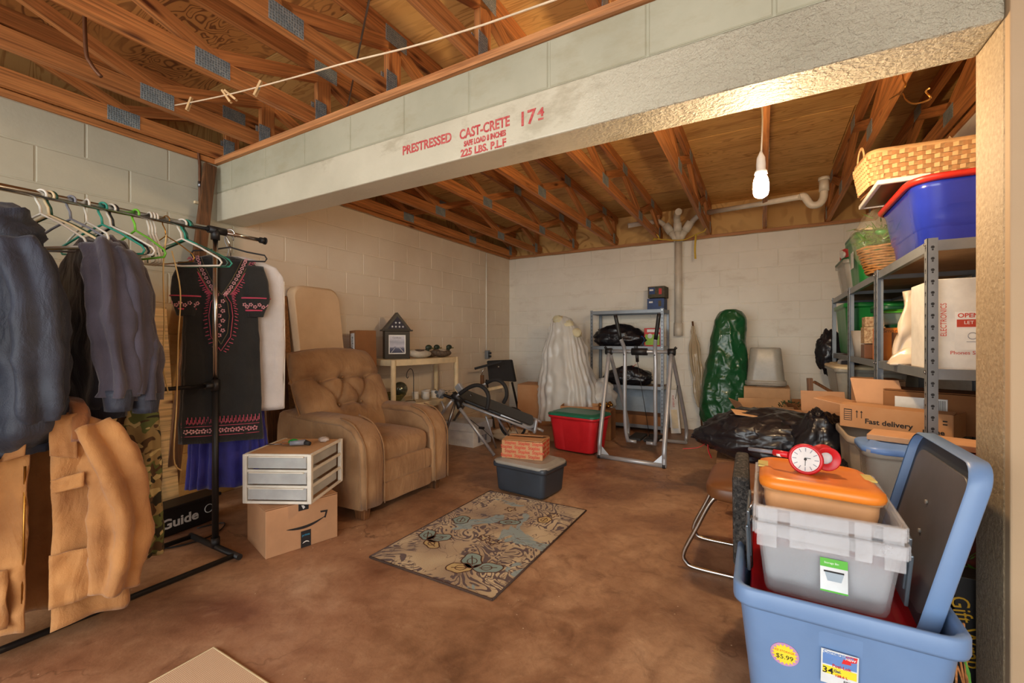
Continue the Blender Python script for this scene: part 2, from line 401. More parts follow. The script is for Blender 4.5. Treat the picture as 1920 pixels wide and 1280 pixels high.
# ceiling of plywood sheets on parallel-chord trusses
ZB = H+.04; ZT = 2.81
cl = MB(); cl.box((-.4, 1.8, ZT+.06), (7.4, 8.6, .04)); ceil = struct(cl.build('ceiling', M['ply2']))
sheet = {}
for mname in ('ply', 'ply2'):
    b = MB(); b.box((0,0,0), (2.434, 1.214, .018)); me = b.mesh('plywood_sheet'); me.materials.append(M[mname]); sheet[mname] = me
for iy in range(7):
    y = -2.05+1.22*iy+.55
    for ix in range(4):
        x = -3.9+2.44*ix+(1.22 if iy % 2 else 0)-.4
        o = bpy.data.objects.new('plywood_sheet', sheet['ply' if y < 1.9 else 'ply2']); C.objects.link(o); o.parent = ceil
        o.location = (x, y, ZT+.012+random.uniform(-.002,.002)); o.rotation_euler = (0, 0, math.pi if random.random() < .5 else 0)
# perimeter skirt so the joist bays close against daylight
for nm, c, d in (('trim_7', (WX-.15, 1.8, 2.62), (.04, 8.4, .5)), ('trim_8', (-.4, BY+.17, 2.62), (7, .04, .5)), ('trim_9', (RX+.17, 3.9, 2.62), (.04, 4.2, .5))):
    b = MB(); b.box(c, d); struct(b.build(nm, M['ply2']))

def perf():
    m, t, b = nt('galvanised_tooth_plate'); v = coords(t, (1,1,1), rnd=False)
    br = N(t, 'ShaderNodeTexVoronoi'); br.inputs['Scale'].default_value = 85; br.inputs['Randomness'].default_value = .35; t.links.new(v, br.inputs['Vector'])
    c = ramp(t, br.outputs['Distance'], [(.12, (84, 98, 106)), (.4, (176, 190, 194)), (.7, (208, 214, 210))])
    c = mix(t, c, lin((104, 124, 136)), noi(t, v, 12, 3))
    t.links.new(c, b.inputs['Base Color']); b.inputs['Metallic'].default_value = .3; b.inputs['Roughness'].default_value = .45
    bump(t, b, br.outputs['Distance'], .8, .004); return m
M['plate'] = perf()
YB = [-1.33, -.11, 1.12, 2.35, 3.57, 4.78]; YT = [-1.95, -.72, .5, 1.755, 2.96, 4.17, 5.37]
ORD = ['against the block wall', 'one bay out from the block wall', 'holding the far clothesline end', 'third bay out from the block wall', 'passing over the recliner',
       'passing over the red tote', 'passing over the glider machine', 'directly above the hanging bulb', 'above the storage racks', 'above the side passage']
def one_mesh(f, name, mat, bevel=.002):
    b = MB(); f(b); me = b.mesh(name); me.materials.append(mat); return me
Ly = BY+.1-FY
m_bot = one_mesh(lambda b: b.box((0,0,0), (.038, Ly, .089)), 'bottom_chord', M['wood'])
m_top = one_mesh(lambda b: b.box((0,0,0), (.038, Ly, .089)), 'top_chord', M['wood'])
dy, dz = .61, ZT-ZB-.10
LW = math.hypot(dy, dz)
m_web = one_mesh(lambda b: b.box((0,0,0), (.037, LW+.02, .064)), 'web', M['wood'])
m_pl = one_mesh(lambda b: b.box((0,0,0), (.0025, .155, .085)), 'nail_plate', M['plate'])
m_ps = one_mesh(lambda b: b.box((0,0,0), (.0025, .075, .13)), 'nail_plate', M['plate'])
m_vert = one_mesh(lambda b: b.box((0,0,0), (.037, ZT-ZB-.17, .089)), 'web', M['wood'])
def add(nm, me, par, loc, rot=(0,0,0)):
    o = bpy.data.objects.new(nm, me); C.objects.link(o); o.parent = par; o.location = loc; o.rotation_euler = rot; return o
XS = [-3.37, -2.93, -2.345, -1.757, -1.166, -.575, .015, .61, .98, 1.6, 2.2]
LAB = ['pine roof truss lying along the top of the block side wall', 'pine roof truss whose plate holds the clothesline end', 'pine roof truss second out from the truss over the side wall',
       'pine roof truss third out from the truss over the side wall', 'pine roof truss above the rug and dark tote', 'pine roof truss ending beside the drain fittings on the back wall',
       'pine roof truss running straight above the hanging bulb', 'pine roof truss with a bent wire hook above the woven basket', 'pine roof truss along the wall behind the storage racks',
       'pine roof truss above the smooth beige wall', 'pine roof truss farthest beyond the smooth beige wall']
for i, x in enumerate(XS):
    t = thing('roof_truss', LAB[i], 'truss', (x, 0, ZB), group='roof trusses')
    yc = (BY+.1+FY)/2
    add('bottom_chord', m_bot, t, (0, yc, .0445)); add('top_chord', m_top, t, (0, yc, ZT-ZB-.0445))
    prev = None
    for yb in YB:
        for s, yt in ((-1, max([q for q in YT if q < yb], default=None)), (1, min([q for q in YT if q > yb], default=None))):
            if yt is None: continue
            zc = (ZT-ZB)/2; a = math.atan2(dz*1.0, (yt-yb))
            add('web', m_web, t, (0, (yb+yt)/2, zc), (math.atan2(dz-.08, yt-yb), 0, 0))
        for sx in (-1, 1): add('nail_plate', m_pl, t, (sx*.0205, yb, .048))
    for yt in YT:
        for sx in (-1, 1): add('nail_plate', m_pl, t, (sx*.0205, yt, ZT-ZB-.062))
    add('web', m_web, t, (0, 5.66, (ZT-ZB)/2), (math.atan2(-(dz-.08), .6), 0, 0))
    add('web', m_vert, t, (0, 1.745, (ZT-ZB)/2), (math.pi/2, 0, 0))
    add('web', m_vert, t, (0, 5.84, (ZT-ZB)/2), (math.pi/2, 0, 0))
    for sx in (-1, 1):
        add('nail_plate', m_ps, t, (sx*.0205, 1.72, .08)); add('nail_plate', m_ps, t, (sx*.0205, 5.78, .08))
# ================================================================== materials for things
def P(n, *a, **k): M[n] = pm(n, *a, **k)
P('chrome', (200, 196, 190), .22, 1, vs=3); P('steel', (150, 152, 156), .35, 1, vs=8); P('silver', (186, 188, 192), .38, .45, vs=4)
P('black', (24, 23, 24), .5); P('blackgloss', (16, 15, 16), .42); P('rubber', (34, 32, 32), .75, bs=60)
P('white', (232, 226, 212), .4); P('cream', (236, 214, 172), .45); P('shelfgrey', (142, 148, 154), .36, .45, vs=5)
P('teal', (48, 158, 136), .4); P('dkgreen', (28, 72, 52), .4); P('lime', (120, 200, 60), .35); P('greyplastic', (136, 138, 148), .4)
P('card', (192, 146, 104), .8, col2=(178, 124, 78), vs=3, bs=120, bst=.1); P('carddark', (150, 100, 58), .85, vs=4); P('cardpale', (214, 168, 122), .8, vs=3)
P('kraft', (198, 150, 110), .8, vs=3); P('tape', (40, 42, 46), .35); P('inkblack', (34, 30, 30), .7); P('inkblue', (60, 160, 200), .6)
P('brass', (180, 130, 60), .35, 1); P('twine', (214, 180, 120), .85, bs=200); P('rope', (240, 214, 180), .8, bs=300)
P('pipe', (112, 72, 46), .5, .4, vs=8); P('pinwood', (226, 186, 132), .7, vs=20)
P('paperwhite', (232, 230, 224), .7); P('label', (236, 236, 232), .5)
def fabric(name, c1, c2, rough=.9, sheen=.3, sc_=5, bs=260):
    m, t, b = nt(name); v = coords(t); f = noi(t, v, sc_, 5, .6)
    t.links.new(ramp(t, f, [(.3, c2), (.68, c1)]), b.inputs['Base Color']); b.inputs['Roughness'].default_value = rough; b.inputs['Sheen Weight'].default_value = sheen
    vv = coords(t, (1, 1, .35)); hh = mth(t, 'ADD', mth(t, 'MULTIPLY', noi(t, v, bs, 2), .15), mth(t, 'MULTIPLY', noi(t, vv, 11, 3, .5, 1.2), 1.6)); bump(t, b, hh, .45, .018); M[name] = m
fabric('navy', (52, 58, 74), (34, 38, 50), .6, .1); fabric('fleece', (74, 68, 80), (50, 46, 56)); fabric('fleecedark', (40, 36, 42), (26, 24, 30))
fabric('canvas', (190, 134, 76), (150, 100, 54), .85, .2, 4); fabric('canvasdark', (92, 62, 40), (60, 40, 26)); fabric('corduroy', (150, 92, 44), (120, 70, 30))
fabric('blackcloth', (34, 34, 32), (18, 18, 18), .9); fabric('royal', (46, 44, 150), (28, 26, 104), .7); fabric('bagwhite', (206, 200, 196), (184, 178, 174), .8, .2)
fabric('olive', (98, 112, 88), (70, 84, 62)); fabric('pinkthread', (214, 84, 110), (176, 44, 74)); fabric('palethread', (222, 168, 170), (196, 120, 130)); fabric('goldthread', (120, 104, 62), (86, 74, 44))
def camo():
    m, t, b = nt('camouflage'); v = coords(t, (9, 9, 9)); c = lin((150, 128, 84))
    for s, off, col, th in ((1.3, 0, (96, 104, 56), .52), (1.7, 5, (84, 62, 40), .55), (2.1, 9, (190, 172, 120), .6), (2.4, 13, (48, 44, 32), .61)):
        a = N(t, 'ShaderNodeVectorMath', operation='ADD'); a.inputs[1].default_value = (off, off, off); t.links.new(v, a.inputs[0])
        k = ramp(t, noi(t, a.outputs[0], s, 1, .4, .5), [(th-.005, (0,0,0,1)), (th+.005, (1,1,1,1))]); c = mix(t, c, lin(col), k)
    t.links.new(c, b.inputs['Base Color']); b.inputs['Roughness'].default_value = .9; M['camo'] = m
camo()

# ------------------------------------------------------------------ cloth helpers
def nz(x, y, z, s): return noise.noise(V(x*s, y*s, z*s))
def interp(prof, z):
    for a, b_ in zip(prof, prof[1:]):
        if (a[0] >= z >= b_[0]) or (a[0] <= z <= b_[0]):
            t = (z-a[0])/((b_[0]-a[0]) or 1); t = t*t*(3-2*t)*.6+t*.4
            return [p+(q-p)*t for p, q in zip(a, b_)]
    return list(prof[-1])
def cloth(prof, rows=30, n=56, pleat=.008, k=9, seed=0, e=.75, gap=None, wr=.012, closed=True):
    """prof rows: (z, half width, half depth, cx, cy). superellipse rings with pleats growing downward"""
    z0, z1 = prof[0][0], prof[-1][0]; R = []
    for i in range(rows+1):
        z = z0+(z1-z0)*i/rows; _, hw, hd, cx, cy = interp(prof, z); g = i/rows; ring = []
        for j in range(n):
            th = (2*math.pi*j/n) if closed else (-math.pi/2+gap+(2*math.pi-2*gap)*j/(n-1))
            c, s = math.cos(th), math.sin(th)
            x = cx+hw*math.copysign(abs(c)**e, c); y = cy+hd*math.copysign(abs(s)**e, s)
            a = pleat*(.15+g)*math.sin(k*th+seed+2.2*nz(seed, z*1.3, th*.2, 1))+wr*nz(x+seed, y*1.5, z*.8, 7)+wr*.6*nz(x, y+seed, z, 17)
            L = math.hypot(c*.7, s) or 1
            ring.append(V(x+a*c*.7/L, y+a*s/L, z+.006*nz(x, seed, 0, 9)*g))
        R.append(ring)
    return MB().loft(R, cap=False, closed=closed)
def sleeve(pts, rad, seed=0, n=18, wr=.014, flat=.75):
    P_ = smoothpts(pts, 6); m = len(P_)-1; rr = [rad[0]]
    rr = [interp([(i/(len(rad)-1), r) for i, r in enumerate(rad)], t/m)[1] for t in range(m+1)]
    b = MB().tube(P_, rr, n, cap=True)
    for i, p in enumerate(b.v):
        a = wr*(nz(p.x+seed, p.y, p.z*.7, 13)+.35*nz(p.x, p.y+seed, p.z*1.6, 22)+.75*math.sin(2*math.pi*(i % n)/n*5+seed+3*nz(seed,0,p.z,3)))
        q = P_[min(m, i//n)]; d = (p-q); d = d.normalized() if d.length > 1e-6 else d
        b.v[i] = p+d*a
    return b
def hanger(loc, rz, mat, label, hw=.2, drop=.155, r=.0045, ang=0, name='clothes_hanger', group='hangers on the garment rack', parts=None):
    t = thing(name, label, 'hanger', loc, rz, group)
    hk = arc((0,0,0), .021, -20, 190, 10)+[V(-.018,0,-.02), V(-.004,0,-.045), V(0,0,-.075)]
    hk = [V(-p.y if 0 else p.x, p.y, p.z) for p in hk]
    # hook lies across the rail, i.e. in the hanger's own plane
    MB().tube(hk, r, 7).build('hook', parts or mat, t)
    zt, zb = -.075, -.075-drop*.62
    tri = [V(0,0,zt), V(hw*.45,0,zt-drop*.2), V(hw*.94,0,zb+.03), V(hw,0,zb+.012), V(hw*.95,0,zb-.004), V(0,0,zb-.012), V(-hw*.95,0,zb-.004), V(-hw,0,zb+.012), V(-hw*.94,0,zb+.03), V(-hw*.45,0,zt-drop*.2)]
    MB().tube(tri, r, 7, closed=True).build('frame', mat, t)
    return t
RAILX, RAILZ = -2.5, 1.685
# ================================================================== garment rack
t = thing('garment_rack', 'chrome and black rolling garment rack loaded with clothes along the block wall', 'clothes rack', (RAILX, .3, 0))
def wpart(b, name, mat, **k): return b.build(name, mat, t, world=True, **k)
wpart(MB().tube([(RAILX, -1.0, RAILZ), (RAILX, 1.20, RAILZ)], .0145, 14), 'hanging_rail', M['chrome'])
wpart(MB().tube([(RAILX, 1.24, RAILZ-.002), (RAILX, 1.46, RAILZ-.004)], .011, 12), 'rail_extension', M['chrome'])
wpart(MB().tube([(RAILX, 1.45, RAILZ-.004), (RAILX, 1.475, RAILZ-.004)], .017, 12).tube([(RAILX, 1.475, RAILZ-.004), (RAILX, 1.482, RAILZ-.004)], .021, 12), 'end_cap', M['black'])
for y in (1.215, -.9):
    wpart(MB().tube([(RAILX, y, .87), (RAILX, y, 1.655)], .0125, 14), 'post', M['chrome'], label='chrome upper post')
    wpart(MB().tube([(RAILX, y, .02), (RAILX, y, .87)], .0155, 14), 'post', M['black'], label='black lower post')
    wpart(MB().tube([(RAILX, y, 1.635), (RAILX, y, 1.69)], .021, 12).tube([(RAILX, y-.035, RAILZ), (RAILX, y+.05, RAILZ)], .02, 12), 'bracket', M['black'])
    wpart(MB().tube([(RAILX, y, .84), (RAILX, y, .90)], .02, 12).tube([(RAILX, y-.05, .87), (RAILX, y, .87)], .017, 12), 'bracket', M['black'])
    wpart(MB().tube([(-2.76, y, .022), (-2.27, y, .022)], .015, 10).tube([(RAILX, y, .02), (RAILX, y, .07)], .021, 10), 'foot', M['black'])
wpart(MB().tube([(RAILX, -.9, .87), (RAILX, 1.17, .87)], .010, 12), 'middle_bar', M['chrome'])
for x in (-2.74, -2.31): wpart(MB().tube([(x, -.9, .022), (x, 1.215, .022)], .0125, 10), 'base_rail', M['black'])

# ------------------------------------------------------------------ garments on the top rail
def railY(px, x=RAILX): r = (px-960)/F; s, c = math.sin(YAW), math.cos(YAW); return -x*(c+s*r)/(s-c*r)
def garment(name, label, cat, y, rz, z=RAILZ, x=RAILX, group=None, hook='white'):
    t = thing(name, label, cat, (x, y, z), math.radians(rz), group); return t
# navy rain jacket with hood
t = garment('rain_jacket', 'dark navy rain jacket with a hood and gathered hem hanging on the rack', 'jacket', .43, 14)
pr = [(-.16, .05, .05, 0, 0), (-.19, .14, .07, 0, 0), (-.25, .235, .10, 0, 0), (-.45, .27, .12, .01, 0), (-.72, .29, .135, .02, 0), (-.90, .295, .15, .02, 0), (-.945, .25, .13, .02, 0), (-.965, .235, .12, .02, 0)]
cloth(pr, 40, 64, .012, 7, 3, wr=.022).build('body', M['navy'], t, solid=.004, sub=0)
cloth([(-.955, .238, .122, .02, 0), (-.985, .235, .12, .02, 0)], 3, 64, .006, 26, 1, wr=.004).build('gathered_hem', M['navy'], t, solid=.006)
sleeve([(.18,0,-.24), (.25,.0,-.40), (.28,.0,-.62), (.29,.0,-.78), (.285,.01,-.86)], [.07, .075, .078, .072, .05], 5, wr=.022, n=40).build('sleeve', M['navy'], t)
sleeve([(-.22,0,-.23), (-.28,.0,-.40), (-.31,.0,-.62), (-.32,.0,-.86)], [.085, .09, .088, .06], 8, wr=.02).build('sleeve', M['navy'], t)
hd = MB().blob((.06,-.01,-.19), (.15,.125,.115), lambda d, p: p*(1+.22*nz(d.x, d.y, d.z*1.5, 2.6)+.07*nz(d.x, d.y, d.z, 8)), 30, 18)
hd.build('hood', M['navy'], t)
MB().tube([(-.02,-.152,-.30), (0,-.160,-.6), (.01,-.168,-.93)], .006, 6).build('zip', M['black'], t)
MB().blob((.245,-.09,-.985), (.012,.012,.016)).build('cord_lock', M['black'], t)
MB().tube(arc((0,0,0), .021, -20, 190, 10)+[V(-.018,0,-.02), V(0,0,-.06), V(0,0,-.12)], .003, 6).build('hook', M['steel'], t)
# green garment sliver beyond the navy jacket
t = garment('green_coat', 'pale green coat mostly hidden behind the navy rain jacket', 'coat', .16, 8, x=-2.42)
cloth([(-.17, .05, .03, 0, 0), (-.24, .2, .05, 0, 0), (-.5, .25, .075, 0, 0), (-1.12, .27, .085, 0, 0)], 24, 40, .01, 8, 9).build('body', M['olive'], t, solid=.004)
MB().tube(arc((0,0,0), .021, -20, 190, 10)+[V(-.018,0,-.02), V(0,0,-.06), V(0,0,-.2)], .003, 6).build('hook', M['steel'], t)
# charcoal fleece
t = garment('fleece_sweatshirt', 'charcoal grey fleece sweatshirt with both sleeves hanging forward', 'sweatshirt', railY(170), 4)
cloth([(-.15, .04, .03, 0, 0), (-.19, .13, .045, 0, 0), (-.26, .20, .06, 0, 0), (-.5, .235, .075, -.01, 0), (-.80, .245, .085, -.02, 0), (-.86, .225, .075, -.02, 0)], 30, 56, .01, 7, 12, wr=.016).build('body', M['fleecedark'], t, solid=.005)
cloth([(-.845, .227, .077, -.02, 0), (-.90, .222, .074, -.02, 0)], 3, 56, .003, 40, 1, wr=.003).build('waistband', M['fleecedark'], t, solid=.006)
sleeve([(.15,-.02,-.20), (.235,-.03,-.34), (.275,-.03,-.55), (.29,-.02,-.72), (.285,-.02,-.80)], [.055, .062, .058, .052, .05], 14, n=36, wr=.018).build('sleeve', M['fleece'], t)
sleeve([(.06,.03,-.17), (.19,.055,-.32), (.25,.07,-.55), (.27,.075,-.72), (.28,.07,-.83)], [.05, .056, .054, .05, .048], 19, n=36, wr=.018).build('sleeve', M['fleece'], t)
cloth([(-.775, .05, .048, .287, -.02), (-.86, .042, .038, .285, -.02)], 4, 30, .003, 14, 2, wr=.003, e=1).build('cuff', M['navy'], t, solid=.005)
cloth([(-.80, .048, .046, .28, .072), (-.88, .04, .038, .28, .072)], 4, 30, .003, 14, 2, wr=.003, e=1).build('cuff', M['navy'], t, solid=.005)
hanger((RAILX, railY(170)-.012, RAILZ), math.radians(6), M['white'], 'white plastic hanger holding the charcoal fleece sweatshirt', .17)
# second dark sweatshirt behind
t = garment('dark_sweatshirt', 'nearly black sweatshirt hanging just behind the charcoal fleece', 'sweatshirt', railY(192), 1)
cloth([(-.15, .04, .025, 0, 0), (-.19, .12, .03, 0, 0), (-.27, .2, .042, 0, 0), (-.5, .225, .048, 0, 0), (-.84, .23, .052, 0, 0)], 26, 50, .007, 8, 31, wr=.01).build('body', M['fleecedark'], t, solid=.004)
sleeve([(.17,.0,-.22), (.25,.01,-.36), (.275,.02,-.58), (.285,.02,-.80)], [.045, .052, .05, .045], 33).build('sleeve', M['fleece'], t)
# bare hangers
for px, rz, mt, hw, lab in ((77, 34, 'white', .17, 'white plastic hanger empty beside the navy jacket'), (92, 30, 'cream', .2, 'cream plastic hanger empty and paired with a dark green one'),
        (97, 30, 'dkgreen', .205, 'dark green plastic hanger empty behind a cream one'), (133, 26, 'greyplastic', .19, 'grey plastic hanger empty and tilted over the fleece'),
        (192, 28, 'teal', .19, 'sea green plastic hanger with the drooping frame above the fleece'), (208, 28, 'white', .2, 'white plastic hanger above the dark sweatshirt'),
        (213, 25, 'black', .17, 'black velvet hanger behind the white one above the dark sweatshirt'), (254, 18, 'lime', .17, 'bright lime green plastic hanger empty'),
        (280, 3, 'white', .06, 'small white clip hanger nearest the lime green hanger'), (286, 3, 'white', .065, 'small white clip hanger in the middle of three'), (292, 3, 'white', .06, 'small white clip hanger nearest the wire hanger'),
        (311, 20, 'brass', .16, 'thin wire hanger with twine tied to it'), (341, 40, 'white', .18, 'white hanger crossed over a teal one beside the black dress'),
        (348, 44, 'teal', .205, 'bright teal hanger behind the white one beside the black dress'), (352, 36, 'dkgreen', .19, 'dark hanger hidden under the bright teal one')):
    hanger((RAILX, railY(px), RAILZ), math.radians(rz), M[mt], lab, hw, .20 if hw > .1 else .22, r=.0028 if mt == 'brass' else .0048)
# twine tied to the wire hanger
for nm, pts, lab in (('twine_string', [(312,440),(306,505),(308,600),(306,680),(312,720),(316,738)], 'short twine string dangling from the wire hanger'),
                     ('twine_string', [(322,470),(338,545),(334,640),(331,760),(326,860),(340,882)], 'long twine string dangling below the rack middle bar')):
    tag(MB().tube(smoothpts([ax(a, b_, -2.40) for a, b_ in pts], 5), .0032, 6).build(nm, M['twine'], world=True), lab, 'string', 'twine strings on the rack')

# ------------------------------------------------------------------ black kaftan with embroidery
KY = railY(431)
t = garment('embroidered_dress', 'black short sleeved tunic dress with pink embroidered neckline and hem', 'dress', KY, 53)
SX = -.035
dp = [(-.125, .07, .012, SX, .012), (-.15, .14, .016, SX, .012), (-.19, .175, .022, SX, .008), (-.34, .165, .024, SX, .004), (-.60, .172, .026, SX, 0), (-1.12, .188, .03, SX, 0)]
def front(x, z, lift=.004):
    _, hw, hd, cx, cy = interp(dp, z); u = min(.999, abs((x-cx)/hw)); return V(x, cy-hd*(1-u**(2/.75))**(.375)-lift, z)
cloth(dp, 40, 64, .006, 8, 22, wr=.006).build('body', M['blackcloth'], t, solid=.003)
for s in (1, -1):
    cloth([(-.17, .06, .018, SX+s*.135, .004), (-.26, .07, .026, SX+s*.15, .0), (-.36, .065, .03, SX+s*.16, 0), (-.45, .045, .026, SX+s*.15, 0)], 14, 36, .004, 5, 41+s, wr=.006).build('sleeve', M['blackcloth'], t, solid=.003)
# neck opening edge, embroidery rows and blossoms
def ribbon(path, r, name, mat, off=.005, closed=False): return MB().tube([front(x, z, off) for x, z in path], r, 6, closed=closed, ry=.0015).build(name, M[mat], t)
def vcurve(o):   # one flank of the neckline and the drop panel, o = outward offset
    return [(.105+o, -.14), (.088+o, -.19), (.062+o, -.25), (.030+o, -.31), (.012+o, -.335)]
def blossom(b, x, z, r, seed=0):
    for k in range(5):
        a = 2*math.pi*k/5+seed; p = front(x+r*math.cos(a), z+r*math.sin(a), .0065)
        b.blob(p, (r*.55, .0015, r*.55), None, 6, 4)
for s in (1, -1):
    f = lambda P_: [(SX+s*x, z) for x, z in P_]
    ribbon(f(vcurve(-.012)), .004, 'braid', 'goldthread'); ribbon(f(vcurve(.024)), .003, 'braid', 'goldthread')
    ribbon(f(vcurve(.030)), .004, 'braid', 'pinkthread')
    ribbon(f([(.012,-.345), (.030,-.38), (.038,-.45), (.030,-.54), (0,-.60)]), .004, 'braid', 'goldthread', .007)
    ribbon(f([(.020,-.335), (.046,-.38), (.054,-.45), (.044,-.56), (0,-.635)]), .005, 'braid', 'pinkthread', .008)
em = MB(); tk = MB()
for s in (1, -1):
    P_ = smoothpts([V(x, 0, z) for x, z in vcurve(.006)], 3)
    for i, p in enumerate(P_[::1]): blossom(em, SX+s*p.x, p.z, .0068, i)
    for i, p in enumerate(smoothpts([V(x, 0, z) for x, z in vcurve(.036)]+[V(.054,0,-.38), V(.062,0,-.45), V(.052,0,-.55), V(.012,0,-.635)], 5)):
        q = front(SX+s*p.x, p.z, .005); tk.tube([q, q+V(s*(.012+.006*(i % 2)), -.001, -.006)], .0022, 5)
for i in range(8): blossom(em, SX+.008*(-1)**i, -.37-.026*i, .0075, i)
for i in range(15):
    x = SX-.185+.37*i/14
    if abs(x-SX) < .18: blossom(em, x*.98, -1.055, .009, i)
em.build('embroidery', M['palethread'], t)['kind'] = 'stuff'
for i in range(60):
    x = SX-.176+.352*i/59; q = front(x, -1.02+.004*(i % 3), .005); tk.tube([q, q+V(0, -.001, .012+.01*((i*7) % 3))], .0018, 4)
tk.build('embroidery_fringe', M['pinkthread'], t)['kind'] = 'stuff'
ribbon([(SX-.176+.352*i/12, -1.03) for i in range(13)], .004, 'braid', 'pinkthread'); ribbon([(SX-.176+.352*i/12, -1.08) for i in range(13)], .003, 'braid', 'pinkthread')
for s in (1, -1):   # sleeve cuffs
    b = MB(); cb = MB()
    for i in range(7):
        a = -math.pi/2+(i-3)*.36; p = V(SX+s*.158+.058*math.sin(a+math.pi/2)+0, -.033*math.cos((i-3)*.3), -.385-.012*(i % 2))
        for k in range(5): b.blob(p+V(.007*math.cos(1.256*k), 0, .007*math.sin(1.256*k)), (.004,.002,.004), None, 6, 4)
    b.build('cuff_embroidery', M['palethread'], t)['kind'] = 'stuff'
    cloth([(-.345, .072, .033, SX+s*.158, 0), (-.352, .0722, .0332, SX+s*.157, 0)], 2, 36, 0, 5, 1, wr=.001).build('braid', M['pinkthread'], t, solid=.002)
    cloth([(-.412, .052, .0285, SX+s*.154, 0), (-.42, .05, .028, SX+s*.153, 0)], 2, 36, 0, 5, 1, wr=.001).build('braid', M['pinkthread'], t, solid=.002)
hanger((RAILX, KY, RAILZ), math.radians(53), M['black'], 'black hanger with clips holding the embroidered dress', .175, .10, parts=M['chrome'])
# garment bag and royal blue gown behind
nrm = V(-.8, .6, 0)
t = thing('garment_bag', 'off white zipped garment bag behind the black embroidered dress', 'garment bag', (RAILX-.055, railY(441)+.005, RAILZ), math.radians(53))
cloth([(-.115, .04, .015, .03, 0), (-.135, .13, .02, .03, 0), (-.17, .20, .022, .03, 0), (-.23, .235, .024, .03, 0), (-.95, .235, .026, .03, 0), (-.975, .23, .01, .03, 0)], 34, 60, .002, 5, 55, wr=.006, e=.8).build('cover', M['bagwhite'], t, solid=.002)
MB().tube([(.262,0,-.24), (.266,0,-.6), (.262,0,-.97)], .004, 6).build('piping', M['white'], t)
MB().tube([V(0,0,.0)+p for p in arc((0,0,0), .021, -20, 190, 10)]+[V(-.018,0,-.02), V(0,0,-.06), V(0,0,-.13)], .003, 6).build('hook', M['chrome'], t)
t = thing('blue_gown', 'long royal blue gown hanging lowest, below the black dress hem', 'dress', (RAILX-.10, railY(441)+.02, RAILZ-.01), math.radians(53))
cloth([(-.16, .05, .012, -.0, 0), (-.22, .11, .018, -.0, 0), (-.5, .13, .022, -.0, 0), (-.9, .16, .028, -.0, 0), (-1.38, .19, .04, -.0, 0)], 34, 110, .012, 17, 71, wr=.008).build('skirt', M['royal'], t, solid=.002)
MB().tube(arc((0,0,0), .021, -20, 190, 10)+[V(-.018,0,-.02), V(0,0,-.06), V(-.03,0,-.18)], .003, 6).build('hook', M['steel'], t)

# ------------------------------------------------------------------ tan canvas work jacket on the middle bar
t = thing('work_jacket', 'tan canvas work jacket with cord collar hanging open near the floor', 'jacket', (-2.30, .545, .865), math.radians(64))
pr = [(-.03, .05, .04, .03, 0), (-.07, .13, .06, .02, 0), (-.15, .20, .075, .0, 0), (-.35, .225, .085, .0, 0), (-.60, .23, .09, .0, 0), (-.80, .235, .095, .0, 0)]
b = cloth(pr, 36, 76, .014, 6, 4, wr=.022, closed=False, gap=.07)
for i, p in enumerate(b.v):      # fronts: one panel falls longer, edges flare
    if p.y < 0 and p.z < -.3: b.v[i] = p+V(.0, -.02*nz(p.x, 0, p.z, 6), (.035*math.sin(p.x*14) if p.x > 0 else .05)*(-(p.z+.3)))
b.build('shell', M['canvas'], t, solid=.006)
sleeve([(.12,-.02,-.10), (.185,-.06,-.22), (.215,-.08,-.38), (.21,-.08,-.58), (.20,-.075,-.70)], [.06, .078, .08, .076, .066], 11, 44, wr=.024).build('sleeve', M['canvas'], t)
sleeve([(-.13,-.02,-.10), (-.20,-.04,-.22), (-.23,-.05,-.38), (-.235,-.05,-.62)], [.06, .08, .08, .07], 21, 30, wr=.02).build('sleeve', M['canvas'], t)
def panel(P4, name, mat, par, nu=10, nv=10, wr=.008, solid=.004, seed=0):
    a, b_, c, d = [V(p) for p in P4]
    g = MB().grid(lambda u, v: (a*(1-u)*(1-v)+b_*u*(1-v)+c*u*v+d*(1-u)*v)+V(0, wr*nz(u*3+seed, v*3, 0, 1), wr*.4*nz(v*3, u*3, seed, 1)), nu, nv)
    return g.build(name, mat, par, solid=solid)
panel([(.02,-.075,-.04), (.09,-.06,-.03), (.10,-.105,-.19), (.03,-.11,-.17)], 'lapel', M['canvas'], t, seed=2)
panel([(-.09,-.065,-.05), (-.03,-.075,-.04), (-.03,-.11,-.16), (-.11,-.10,-.18)], 'lapel', M['canvas'], t, seed=4)
sleeve([(-.10,-.06,-.05), (-.05,.04,-.015), (.04,.05,-.01), (.09,-.02,-.03), (.10,-.09,-.13)], [.022, .03, .032, .03, .02], 3, 14, wr=.006).build('collar', M['corduroy'], t)
panel([(.03,-.10,-.26), (.12,-.11,-.24), (.12,-.12,-.29), (.035,-.115,-.305)], 'pocket_flap', M['canvas'], t, seed=6)
panel([(-.20,-.085,-.54), (-.07,-.115,-.54), (-.07,-.115,-.74), (-.20,-.085,-.73)], 'patch_pocket', M['canvas'], t, seed=8, wr=.02)
panel([(.03,-.115,-.52), (.15,-.105,-.52), (.15,-.11,-.70), (.03,-.12,-.71)], 'patch_pocket', M['canvas'], t, seed=10, wr=.012)
MB().tube([(-.034,-.092,-.20), (-.036,-.096,-.45), (-.04,-.10,-.76)], .0035, 6).build('zip', M['brass'], t)
